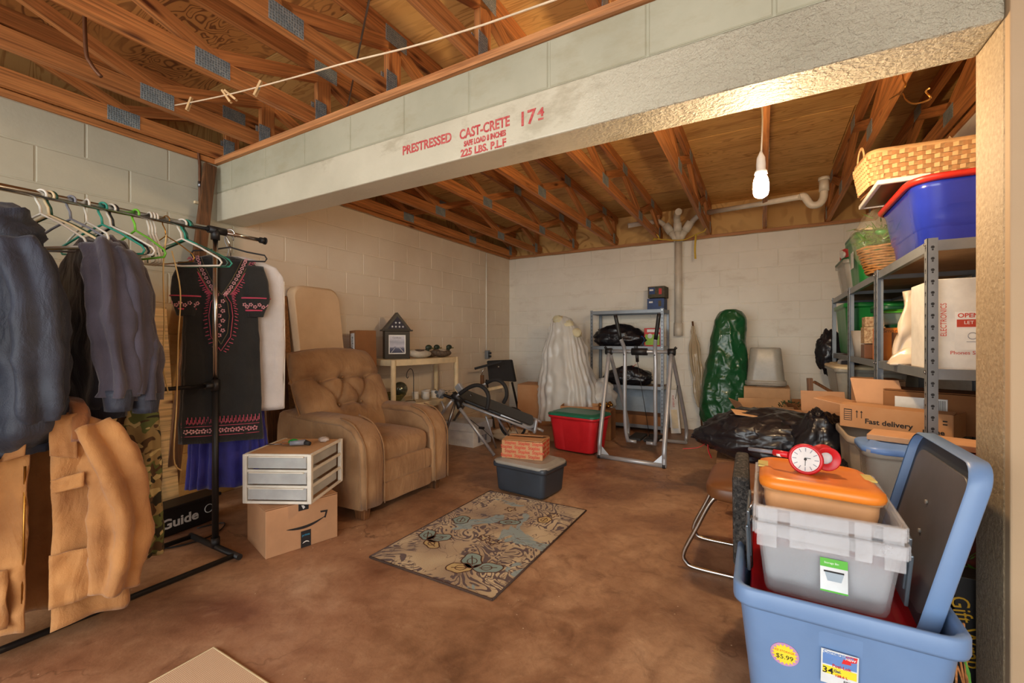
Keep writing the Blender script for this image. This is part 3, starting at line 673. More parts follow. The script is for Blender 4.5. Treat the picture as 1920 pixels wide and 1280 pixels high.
# camouflage trousers on a white hanger
t = thing('camouflage_trousers', 'camouflage trousers folded over a hanger beside the tan jacket', 'trousers', (-2.46, .885, .80), math.radians(48))
cloth([(-.0, .04, .02, 0, 0), (-.03, .055, .03, 0, 0), (-.3, .062, .036, .0, 0), (-.68, .07, .042, .0, 0)], 26, 48, .014, 5, 14, wr=.012).build('leg', M['camo'], t, solid=.004)
cloth([(-.01, .04, .02, -.04, .02), (-.05, .055, .025, -.04, .02), (-.3, .06, .03, -.05, .02), (-.62, .065, .035, -.05, .02)], 26, 48, .012, 5, 24, wr=.012).build('leg', M['camo'], t, solid=.004)
t = thing('clip_hanger', 'white plastic hanger hooked on the middle bar above the camouflage trousers', 'hanger', (-2.5, .85, .87), math.radians(40), 'hangers on the garment rack')
MB().tube(arc((0,0,0), .016, -20, 190, 8)+[V(-.01,0,-.03), V(.03,0,-.075), V(.05,0,-.11), V(.035,0,-.13), V(.015,0,-.11)], .0055, 7).build('hook', M['white'], t)
MB().tube([(-.012,.004,-.015), (.0,.004,-.05), (-.02,.004,-.10), (-.012,.004,-.125), (.02,.004,-.05), (.028,.004,-.03)], .0055, 7).build('frame', M['white'], t)
# dark shoes and a black case on the floor behind the rack
t = thing('black_case', 'long black case with pale lettering lying on the floor behind the rack', 'case', (-2.98, 1.25, 0), math.radians(97))
MB().box((0,0,.075), (.38,.13,.15)).build('body', M['black'], t, bevel=.008)
MB().box((0,-.005,.155), (.40,.15,.02)).build('lid', M['black'], t, bevel=.005)
text('Guide', .075, M['label'], t, (-.03, -.0665, .07), (math.pi/2, 0, 0), 'lettering', .0008, 1.1, 'CENTER', .002)
MB().tube(arc((.13,-.068,.085), .024, 0, 360, 16), .0025, 5).build('emblem', M['label'], t)
MB().tube(arc((-.165,-.068,.085), .015, 0, 360, 16), .0025, 5).build('emblem', M['label'], t)
tag(MB().tube(smoothpts([(-2.86, 1.0, .006), (-2.72, 1.12, .006), (-2.70, 1.30, .006), (-2.82, 1.42, .006), (-2.88, 1.3, .006)], 6), .004, 6).build('black_cable', M['black'], world=True), 'thin black cable looped on the floor before the black case', 'cable')
# boards, conduit and post on the block wall
a = V(-3.36, 1.60, H-.03); b_ = V(-3.20, 1.28, .012)
tag(MB().beam(b_, a, .075, .03, (1,0,0)).build('leaning_board', M['board'], world=True, bevel=.003), 'long dark rough board leaning in the corner below the concrete beam', 'board')
yb = railY(284, -3.30); tag(MB().hexa([(-3.20, yb-.08, 0), (-3.16, yb-.08, 0), (-3.16, yb+.1, 0), (-3.20, yb+.1, 0), (-3.39, yb-.08, 1.32), (-3.35, yb-.08, 1.32), (-3.35, yb+.1, 1.32), (-3.39, yb+.1, 1.32)]).build('wide_plank', M['pale'], world=True, bevel=.003), 'wide golden plank leaning on the block wall behind the fleece', 'board')
t = thing('wall_conduit', 'thin rusty brown conduit running down the block wall from the trusses', 'pipe', (WX+.016, 1.55, .9))
MB().tube([(-.02,-.03,1.62), (-.005,-.01,1.55), (0,0,1.42), (0,0,0)], .0095, 8).build('tube', M['pipe'], t)
MB().box((.0,0,1.16), (.022,.07,.018)).build('strap', M['cream'], t, bevel=.003)
MB().tube([(0,0,1.27), (0,0,1.31)], .013, 8).build('coupling', M['steel'], t)
t = thing('wiring_cable', 'brown cable dropping in a curve through the trusses over the rack', 'cable', tuple(ax(190, 140, -2.6)))
MB().tube(smoothpts([(0,0,-.01), (-.02,-.03,.04), (-.03,-.045,.12), (-.03,-.05,2.80-t.location.z)], 5), .008, 8).build('sheath', M['pipe'], t)
tag(MB().tube([(-2.9, 2.2, 2.60), (-2.3, 1.9, 2.62), (-1.5, 1.35, 2.60), (-.6, 1.0, 2.62), (.3, .9, 2.6)], .005, 6).build('grey_cable', M['steel'], world=True), 'grey electrical cable strung through the truss webs above the beam', 'cable')
# clothesline and pins
A = V(-2.905, 1.20, 2.445); B = V(-.517, 1.145, 2.077); Cc = V(1.9, 1.10, 1.70+.25)
cp = [A, A.lerp(B, .12)+V(0,0,-.012), A.lerp(B, .3)+V(0,0,-.022), A.lerp(B, .6)+V(0,0,-.02), B, Cc]
tag(MB().tube(smoothpts(cp, 6), .0034, 7).build('clothesline', M['rope'], world=True), 'cream cord clothesline strung from a truss plate above the beam', 'clothesline')
for i, (f, ang, lab) in enumerate(((.075, 20, 'wooden clothespin nearest the truss plate end of the clothesline'), (.235, -35, 'wooden clothespin with legs crossed by its neighbour on the line'), (.25, -50, 'wooden clothespin crossing its neighbour on the line'), (.36, 24, 'wooden clothespin farthest along the line'))):
    p = smoothpts(cp, 6); q = A.lerp(B, f); q = min(p, key=lambda k: (k.x-q.x)**2)*1.0; s = A.lerp(B, f); z = None
    for u, v in zip(p, p[1:]):
        if u.x <= s.x <= v.x: z = u.lerp(v, (s.x-u.x)/(v.x-u.x))
    t = thing('clothespin', lab, 'clothespin', tuple(z), 0, 'pins on the clothesline', rot=(0, math.radians(ang), .5))
    for sy in (-1, 1): MB().hexa([(-.005,sy*.006-.003,-.045),(.005,sy*.006-.003,-.045),(.005,sy*.006+.003,-.045),(-.005,sy*.006+.003,-.045),(-.005,sy*.004-.003,.03),(.005,sy*.004-.003,.03),(.005,sy*.004+.003,.03),(-.005,sy*.004+.003,.03)]).build('prong', M['pinwood'], t)
    MB().tube([(-.006,0,-.005), (.006,0,-.005)], .005, 6).build('spring', M['steel'], t)
# ================================================================== MIDDLE OF THE ROOM
fabric('suede', (168, 130, 90), (128, 92, 58), .85, .12, 4); fabric('suededark', (150, 110, 70), (120, 86, 52), .85, .1, 4); P('foam', (228, 198, 160), .9, col2=(216, 184, 146), vs=4, bs=200, bst=.2)
# ------------------------------------------------------------------ carton and three-drawer organiser
import math as _m
def carton(name, label, loc, rz, w_, d, h, mat='kraft', flaps=True, tape=True, group=None, open_=False, cat='box'):
    t = thing(name, label, cat, loc, rz, group)
    if open_:
        b = MB(); th = .005
        b.box((0,-d/2+th/2,h/2), (w_,th,h)).box((0,d/2-th/2,h/2), (w_,th,h)).box((-w_/2+th/2,0,h/2), (th,d-2*th,h)).box((w_/2-th/2,0,h/2), (th,d-2*th,h)).box((0,0,th/2), (w_-2*th,d-2*th,th))
        b.build('body', M[mat], t)
    else:
        MB().box((0,0,h/2-.003), (w_,d,h-.006)).build('body', M[mat], t, bevel=.003)
        if flaps:
            for s in (-1, 1): MB().box((0, s*(d/4+.0008), h-.001), (w_, d/2-.002, .004)).build('top_flap', M[mat], t, bevel=.001)
    return t
cf = V(-2.176, 1.29, 0); dx = V(-2.082, 1.643, 0)-cf; rz = math.atan2(dx.y, dx.x); 
W_, D_, H_ = .368, .325, .247
ux = V(math.cos(rz), math.sin(rz), 0); uy = V(-math.sin(rz), math.cos(rz), 0); cc = cf+ux*W_/2+uy*D_/2
t = carton('shipping_carton', 'brown shipping carton with a curved arrow print under the drawer organiser', tuple(cc), rz, W_, D_, H_)
b = MB(); R = []
for k in range(15):       # printed smile swoosh, widening then an arrow head
    u = k/14; x = -.085+.20*u; z = .118-.022*math.sin(math.pi*u*.9)+.026*u; hw = .001+.0065*math.sin(math.pi*min(1,u*1.02))**.8
    R.append([V(x,-D_/2-.0012,z-hw), V(x,-D_/2-.0012,z+hw)])
b.loft(R, cap=False, closed=False, smooth=False).prism([(.088,.172),(.128,.168),(.116,.128),(.109,.130),(.117,.160),(.090,.163)], -D_/2-.0018, -D_/2-.0006)
b.build('arrow_print', M['inkblack'], t, solid=.0008)
MB().box((.0,-D_/2-.0008,.223), (.052,.0012,.046)).box((.0,-.02,H_+.0018), (.052,D_-.04,.0012)).build('tape', M['tape'], t)
MB().box((.012,-D_/2-.0008,.045), (.052,.0012,.088)).build('tape', M['tape'], t)
text('prime', .017, M['inkblue'], t, (.012,-D_/2-.0018,.066), (math.pi/2,0,0), 'lettering', .0004, 1.0)
MB().prism([(-.006,.022),(.0,.030),(.012,.034),(.024,.030),(.030,.022),(.022,.026),(.012,.029),(.002,.026)], -D_/2-.002, -D_/2-.0014).prism([(.008,.214),(0,.226),(-.012,.228),(-.002,.206)], -D_/2-.002, -D_/2-.0014).build('print_mark', M['label'], t)
# organiser
of = V(-2.036, 1.446, .252); ol = V(-2.355, 1.278, .252); u = (of-ol); W2 = u.length; rz2 = math.atan2(u.y, u.x); ux = u.normalized(); uy = V(-ux.y, ux.x, 0); D2 = .385; H2 = .262
P('frost', (226, 228, 226), .35, alpha=.5); P('frostpink', (222, 204, 190), .35, alpha=.6)
t = thing('drawer_organizer', 'white plastic three drawer organiser with frosted drawers standing on the carton', 'drawers', tuple(ol+ux*W2/2+uy*D2/2), rz2)
fr = .018
for sx in (-1, 1):
    for sy in (-1, 1): MB().box((sx*(W2/2-fr/2), sy*(D2/2-fr/2), H2/2), (fr+.006, fr+.008, H2-.004)).build('corner_post', M['white'], t, bevel=.005)
    for k in range(4): MB().box((sx*(W2/2-.006), 0, .008+k*(H2-.016)/3), (.011, D2-.03, .015)).build('side_rail', M['white'], t, bevel=.002)
for k in range(4):
    b = MB().box((0, -D2/2+.008, .008+k*(H2-.016)/3), (W2-.03, .014, .014)); b.build('front_rail', M['white'], t, bevel=.002)
for k in range(3):
    z = .017+k*(H2-.016)/3+.037; z0 = z-.034
    dr = MB().box((0,-D2/2+.003,z), (W2-.05,.006,.062)).box((0,0,z0), (W2-.06,D2-.04,.003)).box((-W2/2+.03,0,z-.004), (.003,D2-.04,.055)).box((W2/2-.03,0,z-.004), (.003,D2-.04,.055)).build('drawer', M['frost'], t, bevel=.001)
    MB().box((0,-D2/2-.006,z+.030), (W2-.07,.014,.006)).build('drawer_lip', M['white'], dr, bevel=.002)
for k, (cx, cz, rr, mn) in enumerate(((.10,.21,.026,'cream'), (.05,.205,.02,'paperwhite'), (-.04,.207,.022,'teal'), (.08,.125,.024,'paperwhite'), (-.09,.12,.018,'cream'), (0,.045,.02,'greyplastic'))):
    tag(MB().blob((0,0,0), (rr*1.6,rr,rr*.8)).build('craft_bundle', M[mn], loc=tuple(t.location+ux*cx-uy*.10+V(0,0,cz)), rot=(0,0,rz2)), ['cream bundle seen through the top drawer of the organiser', 'white bundle in the middle of the top organiser drawer', 'greenish bundle in the top organiser drawer', 'white bundle in the second organiser drawer', 'cream bundle in the second organiser drawer', 'grey bundle in the bottom organiser drawer'][k], 'bundle', 'odds and ends in the organiser drawers')
MB().box((0,0,H2-.006), (W2-.03,D2-.03,.006)).build('top_panel', M['cardpale'], t)
top = t.location+V(0,0,H2)
g = thing('glue_gun', 'small dark grey hand tool with a green tip on the organiser top', 'tool', tuple(top+V(.02,.0,.0)), rz2+.3)
MB().tube([(-.045,0,.016), (.035,0,.018)], [.013,.016], 10).build('barrel', M['greyplastic'], g); MB().tube([(.03,0,.018), (.062,-.02,.012)], [.015,.011], 10).build('handle', M['rubber'], g)
MB().blob((-.03,.02,.02), (.028,.018,.016)).build('tip', pm('greengloss', (30,150,60), .3), g)
g = thing('screwdriver', 'thin screwdriver with pale blade lying beside the hand tool', 'tool', tuple(top+V(-.09,-.05,.0)), rz2+.2)
MB().tube([(-.06,0,.006), (.02,0,.006)], .003, 6).build('blade', M['steel'], g); MB().tube([(.02,0,.009), (.07,0,.009)], .008, 8).build('handle', M['corduroy'], g)
tag(MB().blob((0,0,0), (.035,.025,.015), lambda d,p: p*(1+.4*nz(d.x,d.y,d.z,4))).build('plastic_wrap', M['frostpink'], loc=tuple(top+ux*.11+uy*.10+V(0,0,.012))), 'crumpled clear wrap on the organiser top', 'wrapping')

# ------------------------------------------------------------------ recliner (faces +X)
RC = V(-2.09, 1.83, 0); RW = .80    # near front corner, width along +Y
t = thing('recliner', 'tan suede recliner with tufted back and rolled arms', 'armchair', (-2.55, 2.24, 0), 0)
def W(b, n, m, **k): return b.build(n, m, t, world=True, **k)
y0, y1 = RC.y, RC.y+RW
def armbody(ya, yb):
    # side profile in XZ, swept across the arm width with rounded shoulders
    prof = [(-2.10,.075), (-2.095,.30), (-2.105,.44), (-2.16,.545), (-2.26,.60), (-2.45,.605), (-2.75,.60), (-2.93,.60), (-2.96,.30), (-2.93,.075)]
    P_ = [V(x, 0, z) for x, z in prof]; ys = [0, .012, .04, .5, .96, .988, 1]; ins = [.022, .008, 0, -.004, 0, .008, .022]
    cx, cz = -2.53, .34; R = []
    for u, i_ in zip(ys, ins):
        R.append([V(p.x-math.copysign(i_, p.x-cx), ya+(yb-ya)*u, p.z-(i_ if p.z > cz else 0)) for p in smoothpts(P_+[P_[0]], 3)[:-1]])
    return MB().loft(R)
for ya, yb, s in ((y0, y0+.165, -1), (y1-.165, y1, 1)):
    W(armbody(ya, yb), 'arm', M['suede'])
    # padded roll on top and front facing
    R = []
    for k, (x, z, r) in enumerate(((-2.93,.575,.05), (-2.8,.59,.072), (-2.5,.588,.078), (-2.28,.585,.08), (-2.17,.55,.082), (-2.115,.48,.08), (-2.10,.38,.078), (-2.10,.2,.074), (-2.10,.085,.07))):
        nxt = [(-1,0), (-1,0), (-1,0), (-.9,.4), (-.6,.8), (-.25,1), (0,1), (0,1), (0,1)][k]; tx = V(-nxt[0],0,-nxt[1]).normalized(); nn_ = V(-tx.z,0,tx.x) if 0 else V(nxt[1],0,-nxt[0]).normalized()
        nn_ = V(tx.z*-1, 0, tx.x)
        ring = []
        for j in range(16):
            a = 2*math.pi*j/16; wv = .005*math.sin(k*3+j)
            ring.append(V(x, (ya+yb)/2, z)+V(0,1,0)*(r*1.18*math.cos(a))+nn_*((.035+wv)*math.sin(a)))
        R.append(ring)
    P_ = MB(); P_.loft(R); W(P_, 'arm_pad', M['suede'])
    for q in ((ya+.01), (yb-.01)):
        W(MB().tube(smoothpts([(-2.30,q,.618), (-2.18,q,.585), (-2.092,q,.49), (-2.068,q,.38), (-2.066,q,.085)], 4), .005, 6), 'piping', M['suededark'])
W(MB().box((-2.5, (y0+y1)/2, .17), (.78, RW-.30, .20)), 'frame', M['suededark'], bevel=.01)
# seat cushion, footrest panel, valance
def cushion(c, d, puff=.02, seed=0, e=.3, n=40, m=22, wr=.004, cr=.0):
    def f(dd, p):
        x, y, z = dd; s = lambda q, ee: math.copysign(abs(q)**ee, q)
        P3 = V(s(x,e)*d[0]/2, s(y,e)*d[1]/2, s(z,e*1.3)*d[2]/2)
        k = 1-((P3.x*2/d[0])**4); k2 = 1-((P3.y*2/d[1])**4)
        P3.z += puff*k*k2*(1 if z > 0 else -.2)+wr*nz(P3.x+seed, P3.y, P3.z, 12); P3.x += puff*.4*k2*(1 if x > 0 else -1)*max(0, 1-abs(P3.z*2/d[2])**2)
        return P3
    return MB().blob(c, (1,1,1), f, n, m)
W(cushion((-2.42, (y0+y1)/2, .385), (.64, RW-.32, .15), .028, 3), 'seat_cushion', M['suede'])
W(cushion((-2.12, (y0+y1)/2, .262), (.07, RW-.33, .135), .01, 5, .22), 'footrest', M['suede'])
W(cushion((-2.115, (y0+y1)/2, .135), (.06, RW-.33, .125), .004, 7, .2), 'valance', M['suede'])
# tufted back: a leaning pillow with buttons pressed in
b0 = V(-2.60, (y0+y1)/2, .40); lean = V(-.50, 0, 1).normalized(); fwd = V(1,0,.50).normalized(); BW, BH = .70, .70
tuft = [(-.17,.30), (0,.33), (.17,.30), (-.20,.48), (.0,.50), (.20,.48)]
tuft = [(-.20,.44), (0,.46), (.20,.44), (-.10,.25), (.10,.25)]
def backf(u, v):
    yy = (u-.5)*BW*(.80+.34*math.sin(math.pi*min(1, v*.62+.18)))*.98; h = v*BH
    ex = max(0, 1-abs((u-.5)*2)**5)*max(0, 1-abs((v-.5)*2)**6); d = .085*ex**.45
    for (ty, th) in tuft:
        r = math.hypot(yy-ty, h-th); d -= .052*math.exp(-(r/.05)**2)
        for (ty2, th2) in tuft:   # creases joining neighbouring buttons
            L = math.hypot(ty-ty2, th-th2)
            if 0 < L < .27:
                k = max(0, min(1, ((yy-ty)*(ty2-ty)+(h-th)*(th2-th))/(L*L))); dist = math.hypot(yy-ty-k*(ty2-ty), h-th-k*(th2-th)); d -= .018*math.exp(-(dist/.017)**2)
    for s in (-1, 1):
        dist = abs(h-(.46+.10*(abs(yy)-.2))) if abs(yy) > .2 else 9; d -= .018*math.exp(-(dist/.014)**2)
    d += .006*nz(yy, h, 2, 9)+.003*nz(yy, h, 5, 24)
    top = .035*(math.cos((u-.5)*math.pi)-.6) if v > .5 else 0
    return b0+V(0, yy, 0)+lean*(h+top*(v-.5)*2)+fwd*d
W(MB().grid(backf, 64, 64), 'backrest', M['suede'], solid=.012)
def backr(u, v):
    yy = (u-.5)*BW*(.80+.34*math.sin(math.pi*min(1, v*.62+.18)))*1.0; h = v*(BH+.01)-.12*(1-v)
    ex = max(0, 1-abs((u-.5)*2)**6)*max(0, 1-abs((v-.5)*2)**8); top = .035*(math.cos((u-.5)*math.pi)-.6) if v > .5 else 0
    return b0+V(0, yy, 0)+lean*(h+top*(v-.5)*2)-fwd*(.06*ex**.4)
W(MB().grid(backr, 24, 24), 'back_shell', M['suededark'], solid=.012)
for (ty, th) in tuft: W(MB().blob(b0+V(0,ty,0)+lean*th+fwd*.042, (.011,.011,.011), None, 10, 6), 'button', M['suededark'])
for x in (-2.16, -2.8):
    for y in (y0+.06, y1-.07): W(MB().box((x, y, .0375), (.10, .05, .075), t=.8), 'leg', M['board'], bevel=.004)
# ------------------------------------------------------------------ leaning pads and cartons behind the recliner
def leanslab(name, label, cat, ya, yb, z, x0=-3.22, x1=-3.37, th=.06, mat='card', r=.0, z0=0, skew=0):
    b = MB()
    if r:
        pts = [(p.x, p.y) for p in rrect(yb-ya, z-z0, r, 0, 6, ((ya+yb)/2, (z0+z)/2))]
        rings = [[V(x0+(x1-x0)*(q-z0)/(z-z0)+o, p+skew*(z-q), q) for p, q in pts] for o in (0, .012, th-.012, th)]
        for k in (0, 3): rings[k] = [c+(q-c)*.975 for q, c in zip(rings[k], [sum(rings[k], V(0,0,0))/len(rings[k])]*len(pts))]
        b.loft(rings)
    else:
        b.hexa([(x0,ya+skew*z,z0), (x0+th,ya+skew*z,z0), (x0+th,yb+skew*z,z0), (x0,yb+skew*z,z0), (x1,ya,z), (x1+th,ya,z), (x1+th,yb,z), (x1,yb,z)])
    o = b.build(name, M[mat], world=True, bevel=0 if r else .004); return tag(o, label, cat)
leanslab('foam_pad', 'tall beige padded cushion with rounded top leaning on the painted wall', 'cushion', 2.17, 2.60, 1.56, th=.11, mat='foam', r=.09, x0=-3.25, x1=-3.39, skew=.05)
P('osb', (146, 100, 54), .85, col2=(104, 66, 32), vs=60, bs=40, bst=.4)
leanslab('particle_board', 'rough brown particle board sheet leaning beside the beige pad', 'board', 1.90, 2.17, 1.47, mat='osb', th=.02, x0=-3.20, x1=-3.38)
leanslab('dark_board', 'dark brown board standing in front of the particle board', 'board', 1.84, 2.02, .98, mat='board', th=.02, x0=-3.05, x1=-3.16)
t = thing('frame_carton', 'tall reddish brown carton with a white printed end behind the recliner', 'box', (-3.16, 2.80, 0), math.radians(-14), rot=(0, -.04, math.radians(-14)))
MB().box((0,0,.60), (.12,.20,1.20)).build('body', M['carddark'], t, bevel=.003); MB().box((.0,-.101,1.09), (.07,.003,.17)).build('label', M['label'], t)
text('Frame', .05, M['inkblack'], t, (-.002,-.1035,1.09), (math.pi/2, -math.pi/2, 0), 'lettering', .0004, .9)
# ------------------------------------------------------------------ cream plastic shelf unit with rounded front
t = thing('plastic_shelf', 'cream plastic two tier shelf unit standing against the painted wall', 'shelf', (-3.15, 3.45, 0))
def Wt(b, n, m, **k): return b.build(n, m, t, world=True, **k)
fl_, fr_, rl_, rr_ = V(-2.95,2.94,0), V(-2.95,3.89,0), V(-3.33,2.98,0), V(-3.33,4.0,0)
for p in (fl_, fr_, rl_, rr_): Wt(MB().tube([p, p+V(0,0,.93)], .0245, 12), 'post', M['cream'])
def deck(z):
    front_ = [V(-2.94+.05*math.sin(math.pi*k/12), 2.93+.97*k/12, 0) for k in range(13)]
    poly = front_+[V(-3.35,4.02,0), V(-3.35,2.96,0)]
    return MB().loft([[p+V(0,0,z-.058) for p in poly], [p+V(0,0,z) for p in poly]], smooth=False)
Wt(deck(.93), 'shelf_deck', M['cream'], bevel=.004); Wt(deck(.505), 'shelf_deck', M['cream'], bevel=.004)
# flag case
t = thing('flag_case', 'black gabled display case holding a folded starred flag above a framed certificate', 'display case', tuple(V(-3.14, 3.17, .931)), math.radians(60))
MB().box((0,0,.135), (.245,.09,.27)).build('base_box', M['blackgloss'], t, bevel=.003)
MB().box((0,-.002,.278), (.30,.105,.014)).build('ledge', M['blackgloss'], t, bevel=.002)
MB().prism([(-.135,.285),(.135,.285),(.0,.455)], -.045, .045).build('gable', M['blackgloss'], t, bevel=.002)
MB().prism([(-.095,.295),(.095,.295),(.0,.415)], -.0475, -.044).build('flag', pm('flagnavy', (52,48,58), .8), t)
b = MB()
for cx, cz in ((-.052,.314),(-.018,.314),(.018,.314),(.052,.314),(-.018,.352),(.018,.352)):
    P_ = [((.0125 if k % 2 == 0 else .005)*math.sin(math.pi*k/5), (.0125 if k % 2 == 0 else .005)*math.cos(math.pi*k/5)) for k in range(10)]
    b.prism([(cx+x, cz+z) for x, z in P_], -.0495, -.0475)
b.build('stars', M['label'], t)['kind'] = 'stuff'
MB().box((-.005,-.0465,.14), (.165,.004,.185)).build('mat_board', M['label'], t)
def cert():
    m, t_, b_ = nt('certificate'); v = coords(t_, rnd=False); s = N(t_, 'ShaderNodeSeparateXYZ'); t_.links.new(v, s.inputs[0])
    f = mth(t_, 'MULTIPLY', mth(t_, 'SUBTRACT', s.outputs['Z'], .06), 6.2); t_.links.new(ramp(t_, mth(t_, 'ADD', f, mth(t_, 'MULTIPLY', noi(t_, v, 30, 4), .25)), [(.1, (56,62,84)), (.38, (90,98,124)), (.5, (190,192,206)), (.75, (160,164,180)), (1, (200,202,212))]), b_.inputs['Base Color']); b_.inputs['Roughness'].default_value = .15; return m
MB().box((-.005,-.0492,.14), (.145,.002,.165)).build('picture', cert(), t)
b = MB()
for s in (-1, 1): b.prism([(s*.060-.005,.062),(s*.060,.062),(s*.022-.005,.108),(s*.019-.005,.108)], -.051, -.0503)
b.build('road_lines', M['label'], t)
text('Certificate', .022, M['inkblack'], t, (-.008,-.0503,.205), (math.pi/2,0,0), 'lettering', .0003, .9)
# duck decoys
P('duckbody', (110, 92, 76), .6, col2=(58, 48, 42), vs=60); P('duckgrey', (196, 186, 168), .6, vs=30); P('duckhead', (38, 52, 40), .4, vs=20); P('bill', (120, 116, 60), .45)
for k, (p, rz_, mt, lab) in enumerate((((-3.05,3.40,.931), 75, 'duckgrey', 'duck decoy with pale back beside the flag case'), ((-3.12,3.62,.931), 78, 'duckbody', 'brown duck decoy between two other decoys'), ((-3.05,3.76,.931), 84, 'duckbody', 'brown duck decoy nearest the shelf corner post'))):
    t = thing('duck_decoy', lab, 'decoy', p, math.radians(rz_), 'decoys on the cream shelf')
    MB().blob((0,0,.042), (.145,.062,.045), lambda d, q: V(q.x, q.y*(1-.3*d.x*d.x), q.z+.018*max(0,-d.x)**2)).build('body', M[mt], t)
    MB().tube(smoothpts([(.07,0,.045), (.095,0,.075), (.105,0,.10)], 3), [.034,.03,.027,.024,.022,.022,.022], 10).build('neck', M['duckhead'], t)
    MB().blob((.115,0,.108), (.038,.025,.027)).build('head', M['duckhead'], t)
    MB().blob((.16,0,.098), (.03,.014,.007)).build('bill', M['bill'], t)
    MB().blob((-.01,0,.068), (.085,.05,.022)).build('wings', M['duckgrey' if k != 0 else 'duckbody'], t)
# things on the lower deck
zl = .506
t = thing('ornament_hook', 'black iron crook stand on the lower cream shelf', 'stand', (-3.02, 3.24, zl))
MB().tube(arc((0,0,.004), .05, 0, 360, 14, 'xy'), .003, 6).build('base_ring', M['black'], t)
MB().tube(smoothpts([(0,.05,.006), (0,.045,.12), (0,.045,.24), (0,.03,.305), (0,-.005,.325), (0,-.045,.295), (0,-.055,.25), (0,-.04,.235), (0,-.03,.25)], 4), .0035, 6).build('crook', M['black'], t)
P('glass', (190, 206, 196), .08, alpha=.35); P('mercury', (120, 126, 110), .12, .7)
t = thing('gazing_ball', 'round glass ornament on the lower cream shelf', 'ornament', (-3.16, 3.24, zl), 0)
MB().blob((0,0,.115), (.075,.075,.075)).build('globe', M['mercury'], t); MB().lathe([(.05,0),(.045,.02),(.02,.03),(.025,.05)], n=16).build('stand', M['glass'], t)
for k, (x, y) in enumerate(((-3.12,3.42), (-3.02,3.47), (-3.10,3.54), (-3.02,3.60), (-3.14,3.62))):
    t = thing('candle_jar', ['white candle jar closest to the glass ornament', 'white candle jar at the shelf edge beside the iron crook', 'white candle jar in the middle of the cluster', 'white candle jar farthest along the shelf edge', 'white candle jar at the back of the cluster'][k], 'candle', (x, y, zl), 0, 'candle jars on the cream shelf')
    MB().lathe([(.034,0),(.036,.004),(.036,.055),(.033,.06)], n=16).build('jar', M['white'], t); MB().lathe([(.033,.06),(.034,.062),(.034,.074),(.008,.08)], n=16).build('lid', M['paperwhite'], t)
P('wickergreen', (112, 104, 52), .7, col2=(70, 66, 34), vs=50)
t = thing('shallow_basket', 'shallow green wicker basket on the lower cream shelf end', 'basket', (-3.12, 3.06, zl))
b = MB()
for k in range(7): b.tube([V((.085+.011*k)*math.cos(a*math.pi/12), (.085+.011*k)*math.sin(a*math.pi/12), .006+.013*k+.002*math.sin(a*3+k*math.pi)) for a in range(24)], .0068, 5, closed=True)
b.build('weave', M['wickergreen'], t); MB().lathe([(.002,.004),(.085,.004)], n=20, cap=False).build('bottom', M['wickergreen'], t, solid=.004)
tag(MB().box((0,0,.004), (.20,.14,.008)).build('paper_stack', M['paperwhite'], loc=(-3.0,3.13,zl), rot=(0,0,.6)), 'pale folded papers on the lower cream shelf', 'papers')
t = thing('faux_greenery', 'dark artificial greenery sprawled along the lower cream shelf', 'greenery', (-3.1, 3.82, zl))
P('leafdk', (44, 78, 46), .6, vs=20); b = MB()
for k in range(70):
    c = V(random.uniform(-.12,.12), random.uniform(-.14,.14), random.uniform(.012,.06)); a = random.uniform(0,6.28); d = V(math.cos(a), math.sin(a), random.uniform(-.1,.4))*.035; s = V(-d.y, d.x, 0)*.3
    b.add([c, c+d*.5+s, c+d, c+d*.5-s], [(0,1,2,3)])
b.build('leaves', M['leafdk'], t)['kind'] = 'stuff'
# power outlet on surface conduit
t = thing('wall_outlet', 'grey surface mounted outlet box with plugs on the painted wall', 'outlet', (WX+.02, 5.18, .87))
MB().box((.012,0,.045), (.045,.075,.12)).build('box', M['shelfgrey'], t, bevel=.004); MB().box((.036,0,.045), (.004,.06,.10)).build('faceplate', M['steel'], t, bevel=.002)
for z in (.02,.065): MB().box((.05,.01,z), (.03,.03,.03)).build('plug', M['black'], t, bevel=.005)
tag(MB().tube([(WX+.012,5.18,.98), (WX+.012,5.18,H-.02)], .009, 8).build('outlet_conduit', M['w_cream'], world=True), 'thin painted conduit rising from the outlet to the ceiling', 'pipe')

# ------------------------------------------------------------------ white bankers box
t = carton('file_box', 'white cardboard file box with a lift off lid under the exercise bench', (-2.775, 3.88, 0), .0, .36, .34, .20, 'paperwhite', flaps=False)
MB().box((0,0,.205), (.385,.365,.085)).build('lid', M['paperwhite'], t, bevel=.003)
for k in range(3): MB().box((.1805,-.06+.06*k,.07), (.001,.045,.07)).build('print_panel', M['greyplastic'], t)
# ------------------------------------------------------------------ inversion bench
t = thing('inversion_bench', 'folded black and silver exercise bench with looped handles beside the recliner', 'exercise bench', (-2.2, 3.5, 0))
def Wb(b, n, m, **k): return b.build(n, m, t, world=True, **k)
def q(px, py, Y): return ay(px, py, Y)
YM = 3.45
L0, L1 = q(855, 742, 3.45), q(1003, 800, 3.75)
dirb = (L1-L0).normalized(); side = V(-.5,.86,.16).normalized()
b = MB(); w2 = .17
for s in ((0,.03),):
    b.hexa([L0-side*0+V(0,0,-.035), L1+V(0,0,-.035), L1+side*2*w2+V(0,0,-.035), L0+side*2*w2+V(0,0,-.035), L0, L1, L1+side*2*w2, L0+side*2*w2])
Wb(b, 'back_pad', M['blackgloss'], bevel=.012)
Wb(MB().tube([L0+V(-.02,-.02,-.04), L1+V(.02,-.02,-.04)], .014, 10), 'pad_rail', M['silver'])
Wb(MB().tube([L0+side*2*w2+V(0,0,-.03), L1+side*2*w2+V(0,0,-.03)], .014, 10), 'pad_rail', M['silver'])
hub = q(856, 745, 3.42)
